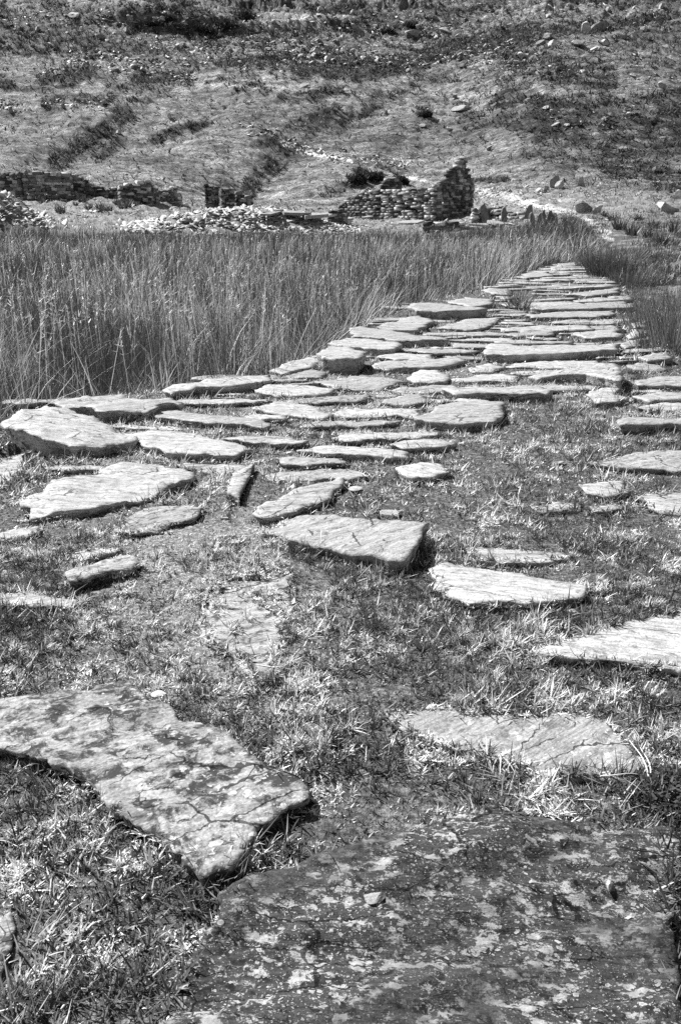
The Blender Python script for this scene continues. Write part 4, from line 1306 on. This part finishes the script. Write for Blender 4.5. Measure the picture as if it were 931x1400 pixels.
masonry('gable_wall', g0, g1, zb, gtop, .6, [(.62, 1.02, .9, 1.75)], (.12, .30), (.14, .26), (.25, .7), parent=house)
masonry('front_wall', g0, f1, zb, ftop, .55, [(1.6, 1.95, .45, .95), (2.55, 3.2, .9, 1.95), (3.3, 3.75, .2, .75), (4.9, 5.4, .8, 1.8)], (.14, .32), (.14, .26), (.28, .8), parent=house)
masonry('back_wall', g1, b1, zb, lambda t: 2.4 - 1.0 * t, .55, [], (.08, .3), parent=house)
masonry('inner_wall', (fcx + fd[0] * 7.6, fcy + fd[1] * 7.6), (b1[0] - fd[0] * 2.6, b1[1] - fd[1] * 2.6), zb, lambda t: float(np.interp(t, [0, .4, .6, 1], [1.5, 2.2, 3.4, 3.3])), .5, [], (.06, .2), parent=house)
ap = g0[0] + gd[0] * GL * .62, g0[1] + gd[1] * GL * .62
V = box_verts((ap[0] + gd[0] * .5, ap[1] + gd[1] * .5, zb + 4.62), 1.5, .75, .10, math.atan2(gd[1], gd[0]), .03)
me = mesh_np('coping_stone', np.array(V) - np.array(house.location), BOXF, [4] * 6, {'shade': [.38] * 8}); link('coping_stone', me, M_STONE, parent=house)

# long wall on the left
def wall(name, pts, label, cat, th=.6, sh=(.08, .30), lit=()):
    """pts: (px, distance, px y of top); sections between them"""
    W = []
    for px, d, py in pts:
        a = at(px, py, d); W.append((a[0], a[1], a[2]))
    root = bpy.data.objects.new(name, None); COL.objects.link(root)
    root.location = (W[0][0], W[0][1], gnd(W[0][0], W[0][1])); tag(root, label, cat)
    for wi, (a, b) in enumerate(zip(W[:-1], W[1:])):
        g = min(gnd(a[0], a[1]), gnd(b[0], b[1])) - .3
        masonry('wall_section', a, b, g, lambda t, a=a, b=b, g=g: (a[2] * (1 - t) + b[2] * t - g) + .10 * float(noise(np.array(t * 9 + a[0]), np.array(.7), 9)), th, [], (.3, .45) if wi in lit else sh, (.10, .30), (.18, .8), parent=root)  # lit sections: sunlight painted in as paler stone
    return root


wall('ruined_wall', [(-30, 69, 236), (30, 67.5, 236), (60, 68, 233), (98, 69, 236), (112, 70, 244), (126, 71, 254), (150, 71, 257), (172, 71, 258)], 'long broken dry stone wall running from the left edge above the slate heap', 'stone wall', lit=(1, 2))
wall('ruined_wall', [(163, 69, 256), (180, 69.5, 250), (198, 70, 247), (203, 72, 254), (211, 73, 262)], 'collapsed stub of pale walling at the right end of the long wall', 'stone wall', .9, (.12, .42))
wall('ruined_wall', [(214, 74, 259), (228, 74, 257), (237, 74, 254), (245, 75, 268)], 'low pale remnant of walling between the collapsed stub and the two pillars', 'stone wall', .6, (.25, .5))
for (x0, x1, yt, d, lab) in [(281, 298, 253, 61, 'taller left one of two square dark stone pillars behind the slate heap'), (303, 320, 257, 60.5, 'right one of two square dark stone pillars behind the slate heap')]:
    a, b = at(x0, yt, d), at(x1, yt, d); g = gnd(a[0], a[1]) - .3
    o = masonry('stone_pillar', a, b, g, lambda t, a=a, g=g: a[2] - g, .9, [], (.06, .2), (.10, .18), (.2, .4)); tag(o, lab, 'stone pillar')
a, b = at(322, 268, 62), at(345, 268, 62.5); g = gnd(a[0], a[1]) - .3
o = masonry('wall_stub', a, b, g, lambda t, a=a, g=g: a[2] - g + .25 * (1 - t), .7, [], (.06, .22)); tag(o, 'low dark lump of ruined wall right of the two pillars', 'stone wall')
wall('retaining_wall', [(645, 57, 284), (672, 57, 286), (700, 55, 291), (722, 53, 297), (745, 51.5, 303)], 'low crumbling dry stone wall stepping down right from the cottage to the track', 'stone wall', .7, (.12, .34))
wall('retaining_wall', [(578, 53, 305), (610, 53, 304), (641, 53, 306)], 'short low terrace wall of flat slates in front of the cottage', 'stone wall', .6, (.12, .45))
wall('retaining_wall', [(452, 60, 289), (462, 61, 291), (472, 62, 290)], 'little broken wall end left of the cottage with a dark gap', 'stone wall', .5, (.08, .3))

# upright slates along the track
for (px, py, hpx, wpx) in [(667, 292, 16, 9), (690, 294, 15, 8), (719, 290, 14, 8), (730, 299, 11, 6), (737, 299, 12, 6), (743, 298, 13, 6), (749, 299, 13, 7), (757, 302, 16, 10), (769, 306, 11, 6), (776, 307, 10, 6), (783, 308, 9, 6)]:
    d = 50.0 if px > 725 else 53
    a = at(px, py, d); s_ = d / F_PX
    w, h = wpx * s_, hpx * s_ + .25
    hpx *= R.uniform(.5, .85)
    z0 = gnd(a[0], a[1]) - .15
    zt = max(a[2] + hpx * s_, z0 + .4) - z0
    pr = [(-.5, 0), (.5, 0), (.46, .7), (.2, 1.0), (-.3, .93), (-.48, .75)]
    V = [(x_ * w + R.normal(0, .02), -.05, y_ * zt) for x_, y_ in pr]; V += [(x_ * w + R.normal(0, .02), .05, y_ * zt) for x_, y_ in pr]
    f = [[5, 4, 3, 2, 1, 0], [6, 7, 8, 9, 10, 11]] + [[i, (i + 1) % 6, 6 + (i + 1) % 6, 6 + i] for i in range(6)]
    f = [q[::-1] for q in f]
    me = bpy.data.meshes.new('upright_slate'); me.from_pydata([tuple(v) for v in V], [], f)
    at_ = me.attributes.new('shade', 'FLOAT', 'POINT'); at_.data.foreach_set('value', [.17] * 12)
    o = link('upright_slate', me, M_STONE, loc=(a[0], a[1], z0)); o.rotation_euler = (R.normal(0, .14), R.normal(0, .22), R.uniform(-.8, .5))
    tag(o, 'dark upright slate set on edge in the row beside the track near the cottage', 'upright slate', 'upright slates along the track')

# ------------------------------------------------------------------ slates on the waste heaps
def slate_mesh(seed):
    rg = np.random.default_rng(seed)
    n_ = 7; a = np.sort(rg.uniform(0, 6.28, n_)); r_ = rg.uniform(.35, .55, n_)
    P = np.stack([r_ * np.cos(a) * 1.5, r_ * np.sin(a) * .8], 1)
    V = [(p[0], p[1], .035 + rg.normal(0, .006)) for p in P] + [(p[0] * 1.02, p[1] * 1.02, -.035) for p in P]
    f = [list(range(n_)), list(range(2 * n_ - 1, n_ - 1, -1))] + [[i, n_ + i, n_ + (i + 1) % n_, (i + 1) % n_] for i in range(n_)]
    me = bpy.data.meshes.new('heap_slate'); me.from_pydata(V, [], f); me.materials.append(M_RUBBLE)
    return me


SL = [slate_mesh(500 + k) for k in range(10)]


def put_slate(x, y, size, label, group, tilt=.35, lift=0.0, name='heap_slate'):
    o = bpy.data.objects.new(name, SL[R.integers(10)]); COL.objects.link(o)
    o.location = (x, y, gnd(x, y) + .02 + lift); o.scale = (size, size, size * R.uniform(.7, 1.5))
    o.rotation_mode = 'ZYX'; o.rotation_euler = (R.normal(.30, .26) if tilt > .1 else .12, R.normal(0, tilt * .7), R.uniform(0, 6.28))
    return tag(o, label, 'slate', group)


def heap_pts(k, n_):
    px, d, hl, hdp, hh = HEAPS[k]
    cx = (px - 465.5) / F_PX * d * 1.06
    a = R.uniform(0, 6.28, n_); r_ = np.sqrt(R.random(n_)) * 1.25
    return cx + hl * r_ * np.cos(a), d + hdp * r_ * np.sin(a)


G1 = 'loose slates on the left waste heap'; G2 = 'loose slates on the waste heap below the pillars'
for k, cnt, lab, grp in [(0, 110, 'loose pale slate lying on the sloping waste heap at the far left', G1), (1, 60, 'loose pale slate on the waste heap in front of the two pillars', G2), (2, 75, 'loose pale slate on the waste heap in front of the two pillars', G2), (3, 42, 'loose pale slate on the waste heap in front of the two pillars', G2)]:
    for x, y in zip(*heap_pts(k, cnt)):
        put_slate(x, y, R.uniform(.26, .62) if k else R.uniform(.24, .52), lab, grp)
for (px, py, s_, lab) in [(402, 291, 2.0, 'largest pale slab on top of the waste heap right of the pillars'), (428, 296, 1.9, 'second large pale slab leaning on the right end of the waste heap'), (372, 293, 1.3, 'pale tilted slab near the middle of the waste heap'), (470, 300, 1.7, 'flat pale slab at the far right end of the waste heap'),
                          (500, 296, 2.2, 'long flat pale slab in front of the left end of the cottage'), (525, 294, 2.0, 'flat pale slab just in front of the cottage wall'), (560, 305, 1.8, 'flat pale slab beside the short terrace wall'), (658, 309, 1.7, 'flat pale slab right of the short terrace wall'), (680, 306, 1.5, 'flat pale slab below the crumbling stepped wall'), (625, 312, 1.6, 'flat pale slab at the edge of the rushes below the cottage')]:
    a = hit(px, py, lift=.2)
    o = put_slate(a[0], a[1], s_, lab, None, .06, .22)
# smaller broken slate between them
def rubble(pts_list, mat, name, label, smin, smax, cat='rubble', px_size=False):
    V, fi, fl = [], [], []
    for x, y in pts_list:
        s_ = smin + (smax - smin) * R.random() ** 2; z = gnd(x, y)
        if px_size: s_ *= math.hypot(x, y) / F_PX
        n_ = 5; a = np.sort(R.uniform(0, 6.28, n_)); yaw = R.uniform(0, 6.28)
        tx, ty = R.normal(0, .22), R.normal(.28, .28)
        b = len(V)
        for sg in (1, -1):
            for q in a:
                lx, ly = .95 * math.cos(q) * s_, .45 * math.sin(q) * s_
                X1, Y1 = lx * math.cos(yaw) - ly * math.sin(yaw), lx * math.sin(yaw) + ly * math.cos(yaw)
                V.append((x + X1, y + Y1, z + .03 + sg * .05 * s_ + X1 * tx + Y1 * ty))
        fi += [b + i for i in range(5)] + [b + 9 - i for i in range(5)]; fl += [5, 5]
        for i in range(5):
            j = (i + 1) % 5
            fi += [b + i, b + 5 + i, b + 5 + j, b + j]; fl.append(4)
    me = mesh_np(name, np.array(V), fi, fl)
    return tag(link(name, me, mat), label, cat, kind='stuff')


pts = []
for k, cnt in [(0, 2000), (1, 1100), (2, 1200), (3, 800)]:
    pts += list(zip(*heap_pts(k, cnt)))
for _ in range(300):                                 # in front of the cottage and by the track
    px = R.uniform(445, 790); a = hit(px, R.uniform(288, 312) if px < 640 else R.uniform(262, 308)); pts.append((a[0], a[1]))
for _ in range(900):
    px = R.uniform(-10, 660); a = hit(px, np.clip(R.normal(300, 9), 284, 311))
    if R.random() < .35 + .65 * float(noise(a[0] * .35, a[1] * .5, 77) > -.05): pts.append((a[0], a[1]))
for _ in range(420):
    px = R.uniform(640, 830); a = hit(px, R.uniform(258, 314))
    if abs(px - np.interp(a[1], [45, 60, 75], [812, 770, 700])) > 12: pts.append((a[0], a[1]))
rubble(pts, M_RUBBLE, 'slate_waste', 'small broken slate filling the waste heaps and lying round the ruins', .10, .5)

# ------------------------------------------------------------------ boulders
BG = 'boulders on the hillside'
def boulder(px, py, wpx, hpx, label, k, rot=None, group=None, lean=0.0):
    a = hit(px, py); dist = np.linalg.norm(a - [0, 0, CAM_Z]); s_ = dist / F_PX
    w, h = wpx * s_, hpx * s_
    put('boulder', ROCKS[k % 8], (a[0], a[1], gnd(a[0], a[1]) - .15 * h), (w * 1.1, w * .9, h * 2.0), (.55, lean, R.uniform(-.6, .6) if rot is None else rot), label, 'boulder', group)


for i, (px, py, w, h, lab, ln) in enumerate([
    (787, 254, 17, 22, 'tall pale leaning boulder standing out on the slope above the track', .55),
    (754, 256, 22, 14, 'broad boulder just left of the tall leaning one', .3), (762, 258, 12, 12, 'narrow boulder wedged between the broad one and the leaning one', .4),
    (735, 263, 10, 8, 'small round boulder left of the broad one above the track', 0), (744, 262, 8, 12, 'upright small boulder beside the small round one', .2),
    (774, 279, 24, 11, 'low pale boulder beside the bend of the track', 0), (793, 291, 26, 16, 'large rounded pale boulder on the right of the track', 0), (814, 291, 18, 13, 'dull boulder right of the large rounded one by the track', .1),
    (905, 290, 40, 20, 'big tent-shaped boulder at the right edge of the picture', 0), (925, 272, 22, 9, 'flat pale boulder resting behind the tent-shaped one', 0),
    (895, 234, 8, 7, 'small white boulder on the slope at the far right', 0), (871, 268, 9, 6, 'small dark-shadowed boulder above the bank right of the track', 0), (820, 276, 12, 6, 'dark flat stone by the track above the dull boulder', 0),
    (626, 150, 20, 8, 'long flat pale outcrop stone in the middle of the slope above the cottage', 0), (640, 144, 14, 7, 'dark ledge at the right end of the flat outcrop stone', 0), (622, 133, 9, 4, 'single pale stone just above the flat outcrop', 0), (613, 177, 12, 5, 'low stone below the flat outcrop', 0), (583, 157, 10, 7, 'stone half hidden in a dark bush on the slope', 0),
    (528, 156, 6, 5, 'small pale stone on the grassy rib above the cottage', 0), (668, 205, 8, 10, 'pale upright stone on the slope right of the cottage gable', .2), (578, 172, 9, 3, 'thin pale stone below the bush stone', 0),
    (863, 104, 10, 5, 'bright white stone alone on the upper right slope', 0), (905, 120, 12, 7, 'pale triangular stone at the upper right', 0), (855, 150, 4, 4, 'tiny white stone on the dark heath, right', 0), (770, 157, 9, 5, 'pale stone on the dark heath right of centre', 0), (825, 164, 10, 3, 'thin white stone on the dark heath', 0), (834, 158, 9, 4, 'white stone just above the thin one on the heath', 0), (760, 171, 11, 3, 'flat whitish stone at the lower left of the dark heath', 0), (776, 171, 8, 3, 'flat whitish stone right of its twin on the heath', 0),
    (787, 61, 18, 10, 'rounded block at the left of the upper right outcrop', 0), (797, 46, 14, 12, 'pale upright block in the middle of the upper right outcrop', .3), (820, 42, 22, 12, 'large dark-fronted block at the top of the upper right outcrop', .1), (824, 54, 16, 5, 'flat slab projecting from the upper right outcrop', .1), (826, 60, 14, 4, 'lower flat slab projecting from the upper right outcrop', .1), (755, 65, 12, 9, 'pale pointed block left of the upper right outcrop', .2), (738, 62, 14, 8, 'grey block of the group left of the upper right outcrop', 0), (750, 52, 12, 8, 'dark cleft block above the pale pointed one', 0), (733, 75, 8, 4, 'flat pale stone below the grey block', 0), (714, 79, 14, 6, 'pale forked stone at the foot of the outcrop group', 0), (698, 86, 10, 5, 'bright stone at the lower left of the outcrop group', 0), (850, 52, 12, 8, 'block at the right end of the upper right outcrop', 0), (866, 50, 10, 5, 'pale stone just right of the upper right outcrop', 0), (880, 42, 10, 5, 'pale stone lying right of and above the outcrop', 0), (812, 69, 12, 5, 'flat stone in the grass under the upper right outcrop', 0),
    (104, 23, 14, 6, 'pale flat boulder at the upper left of the slope', 0), (91, 22, 8, 4, 'small pale boulder just left of the flat one, upper left', 0), (72, 65, 12, 4, 'thin slanting stone on the dark patch at the upper left', .3), (138, 52, 12, 5, 'slanting stone with a dark notch at the upper left', .3), (85, 147, 8, 7, 'square pale stone on the left slope below the scree', 0), (233, 161, 8, 5, 'pale stone beside the dark gully on the left', 0), (164, 182, 8, 4, 'little pale stone in the long dark gully', 0), (416, 120, 18, 5, 'smooth pale hump of rock on the old level terrace', 0), (253, 63, 8, 7, 'white stone in the rubbly slope left of the centre top', 0), (318, 154, 8, 8, 'pale pointed rock on the slope below the terrace', .3), (610, 45, 18, 5, 'long pale ledge at the centre top right', .1), (567, 47, 22, 7, 'rubbly pale ledge at the centre top', .1), (668, 40, 10, 6, 'pale boulder near the top right of the centre', 0), (567, 22, 10, 5, 'pale stone at the top above the rubbly ledge', 0)]):
    boulder(px, py, w, h, lab, i, lean=ln)
# scattered smaller ones in the stony bands
BANDS = [([(70, 100), (115, 75), (150, 74), (180, 85)], 9, 26), ([(120, 88), (180, 88), (262, 106)], 11, 34), ([(240, 70), (310, 62), (400, 60), (470, 45)], 16, 40), ([(330, 92), (400, 88), (440, 70)], 9, 24), ([(460, 40), (540, 46), (620, 40)], 14, 40), ([(470, 78), (560, 88), (640, 72), (700, 60)], 10, 34), ([(600, 62), (700, 92), (790, 96)], 12, 22),
         ([(0, 142), (22, 146)], 10, 10), ([(60, 140), (150, 145)], 8, 10), ([(330, 172), (370, 182), (420, 205), (470, 220)], 7, 24), ([(470, 215), (540, 225), (570, 222)], 9, 22), ([(646, 266), (690, 262), (720, 268)], 9, 26), ([(0, 20), (200, 40), (260, 30)], 18, 24), ([(640, 10), (740, 8), (900, 20)], 14, 20), ([(850, 60), (900, 100), (850, 180), (720, 150)], 20, 14),
         ([(0, 30), (300, 25), (600, 20), (930, 25)], 26, 90), ([(200, 75), (420, 72), (560, 70)], 22, 70), ([(480, 30), (640, 60), (720, 90)], 20, 50)]
lots = []
tot_n = 0
for poly, rad, cnt in BANDS:
    for _ in range(cnt * 8):
        k = R.integers(len(poly) - 1); t = R.random()
        px = poly[k][0] + (poly[k + 1][0] - poly[k][0]) * t + R.normal(0, rad * .8); py = poly[k][1] + (poly[k + 1][1] - poly[k][1]) * t + R.normal(0, rad * .5)
        if not (-20 < px < 950 and -10 < py < 275): continue
        lots.append((px, py, float(np.clip(R.gamma(2.2, 1.3), 1.2, 8))))
lots.sort(key=lambda q: -q[2])
for i, (px, py, w) in enumerate(lots[:240]):
    boulder(px, py, w * 1.15, w * .55, 'grey boulder among the many strewn over the stony bands of the hillside', i, R.uniform(0, 6.28), BG, R.normal(0, .2))
pts = [hit(px, py)[:2] for px, py, w in lots[240:4600]]
rubble(pts, M_PALE, 'scree', 'small scattered scree stones on the hillside', 1.5, 5.5, 'scree', True)

# rush tussocks on the grassy platform
for i, (px, py, h_) in enumerate([(84, 292, 14), (48, 262, 12), (40, 256, 12), (66, 272, 10), (20, 252, 8), (58, 278, 7), (88, 270, 8), (113, 277, 10), (105, 282, 6), (123, 288, 9), (138, 290, 8), (149, 290, 10), (138, 286, 9), (161, 281, 10), (169, 286, 11), (176, 284, 11), (184, 282, 6), (192, 275, 6), (872, 303, 9), (893, 312, 13), (846, 314, 17), (921, 318, 15), (838, 303, 11), (690, 250, 6), (824, 297, 8), (862, 322, 14), (885, 325, 10), (905, 335, 14)]):
    a = hit(px, py); s_ = np.linalg.norm(a) / F_PX
    tuft('rush_tussock', (a[0], a[1], gnd(a[0], a[1])), 60, h_ * s_ * 1.15, .06, h_ * s_ * .4, (.035, .12),
         'dark rush tussock on the pale grass in front of the long wall' if px < 300 else 'dark rush tussock on the rough slope right of the track', 'rush tussock', 'rush tussocks below the long wall' if px < 300 else 'rush tussocks right of the track', .3)
for i, (px, py, w, h_, lab) in enumerate([(283, 46, 30, 16, 'left end of a black gorse thicket at the top left of the slope'), (310, 40, 34, 20, 'middle bush of the black gorse thicket near the top of the slope'), (335, 28, 26, 20, 'right end of the black gorse thicket near the top of the slope'), (212, 36, 24, 10, 'dark gorse bush left of the black thicket'), (233, 30, 14, 10, 'small dark gorse bush beside the one left of the thicket'),
                                          (490, 252, 22, 22, 'dark bush growing behind the left end of the cottage'), (512, 246, 26, 14, 'spreading dark bush behind the middle of the cottage'), (550, 252, 16, 10, 'low dark bush behind the right half of the cottage'), (582, 160, 14, 9, 'dark bush around a stone on the middle of the slope'), (530, 46, 18, 8, 'black bush at the centre top of the slope'), (560, 38, 16, 8, 'black bush just right of the one at the centre top')]):
    a = hit(px, py); s_ = np.linalg.norm(a) / F_PX
    n_ = 520
    P = R.normal(0, 1, (n_, 3)); P /= np.linalg.norm(P, axis=1)[:, None]; P *= R.random(n_)[:, None] ** .4
    P = P * np.array([w * s_ * .5, w * s_ * .45, h_ * s_ * .55]) * (1 + .3 * noise(P[:, 0] * 2 + i, P[:, 1] * 2 + P[:, 2], 5)[:, None]); P[:, 2] = np.abs(P[:, 2])
    V, fi, fl, s = blades(P, R.uniform(.25, .6, n_), .22, R.uniform(0, 6.28, n_), R.uniform(0, 1.3, n_), R.normal(.3, .4, n_), R.uniform(.025, .075, n_), 2, .3)
    tag(link('gorse_bush', mesh_np('gorse_bush', V, fi, fl, {'shade': s}), M_HEATH, loc=(a[0], a[1], gnd(a[0], a[1]))), lab, 'bush')

# ------------------------------------------------------------------ light
EL, AZ = math.radians(47), math.radians(-56)          # azimuth from +Y, negative = left
sd = Vector((math.sin(AZ) * math.cos(EL), math.cos(AZ) * math.cos(EL), math.sin(EL)))
sun = bpy.data.lights.new('sun', 'SUN'); sun.energy = 4.8; sun.angle = math.radians(.55); sun.color = (1, 1, 1)
so = bpy.data.objects.new('sun', sun); COL.objects.link(so)
so.rotation_euler = sd.to_track_quat('Z', 'Y').to_euler()
world = bpy.data.worlds.new('World'); sc.world = world; world.use_nodes = True
nt = world.node_tree; nt.nodes.clear()
sky = nt.nodes.new('ShaderNodeTexSky'); sky.sky_type = 'NISHITA'; sky.sun_disc = False
sky.sun_elevation = EL; sky.sun_rotation = AZ
bw = nt.nodes.new('ShaderNodeRGBToBW'); bg = nt.nodes.new('ShaderNodeBackground'); wo = nt.nodes.new('ShaderNodeOutputWorld')
nt.links.new(sky.outputs[0], bw.inputs[0]); nt.links.new(bw.outputs[0], bg.inputs[0]); nt.links.new(bg.outputs[0], wo.inputs[0])
bg.inputs[1].default_value = .052

sc.render.engine = 'CYCLES'
sc.view_settings.view_transform = 'Standard'; sc.view_settings.look = 'None'
sc.view_settings.exposure = 1.10; sc.view_settings.gamma = 1.0; sc.view_settings.use_curve_mapping = False
c = sc.cycles
c.max_bounces = 4; c.diffuse_bounces = 2; c.glossy_bounces = 1; c.transmission_bounces = 2; c.transparent_max_bounces = 2
c.caustics_reflective = False; c.caustics_refractive = False
c.use_denoising = False
c.use_adaptive_sampling = True
print('objects', len(sc.objects))
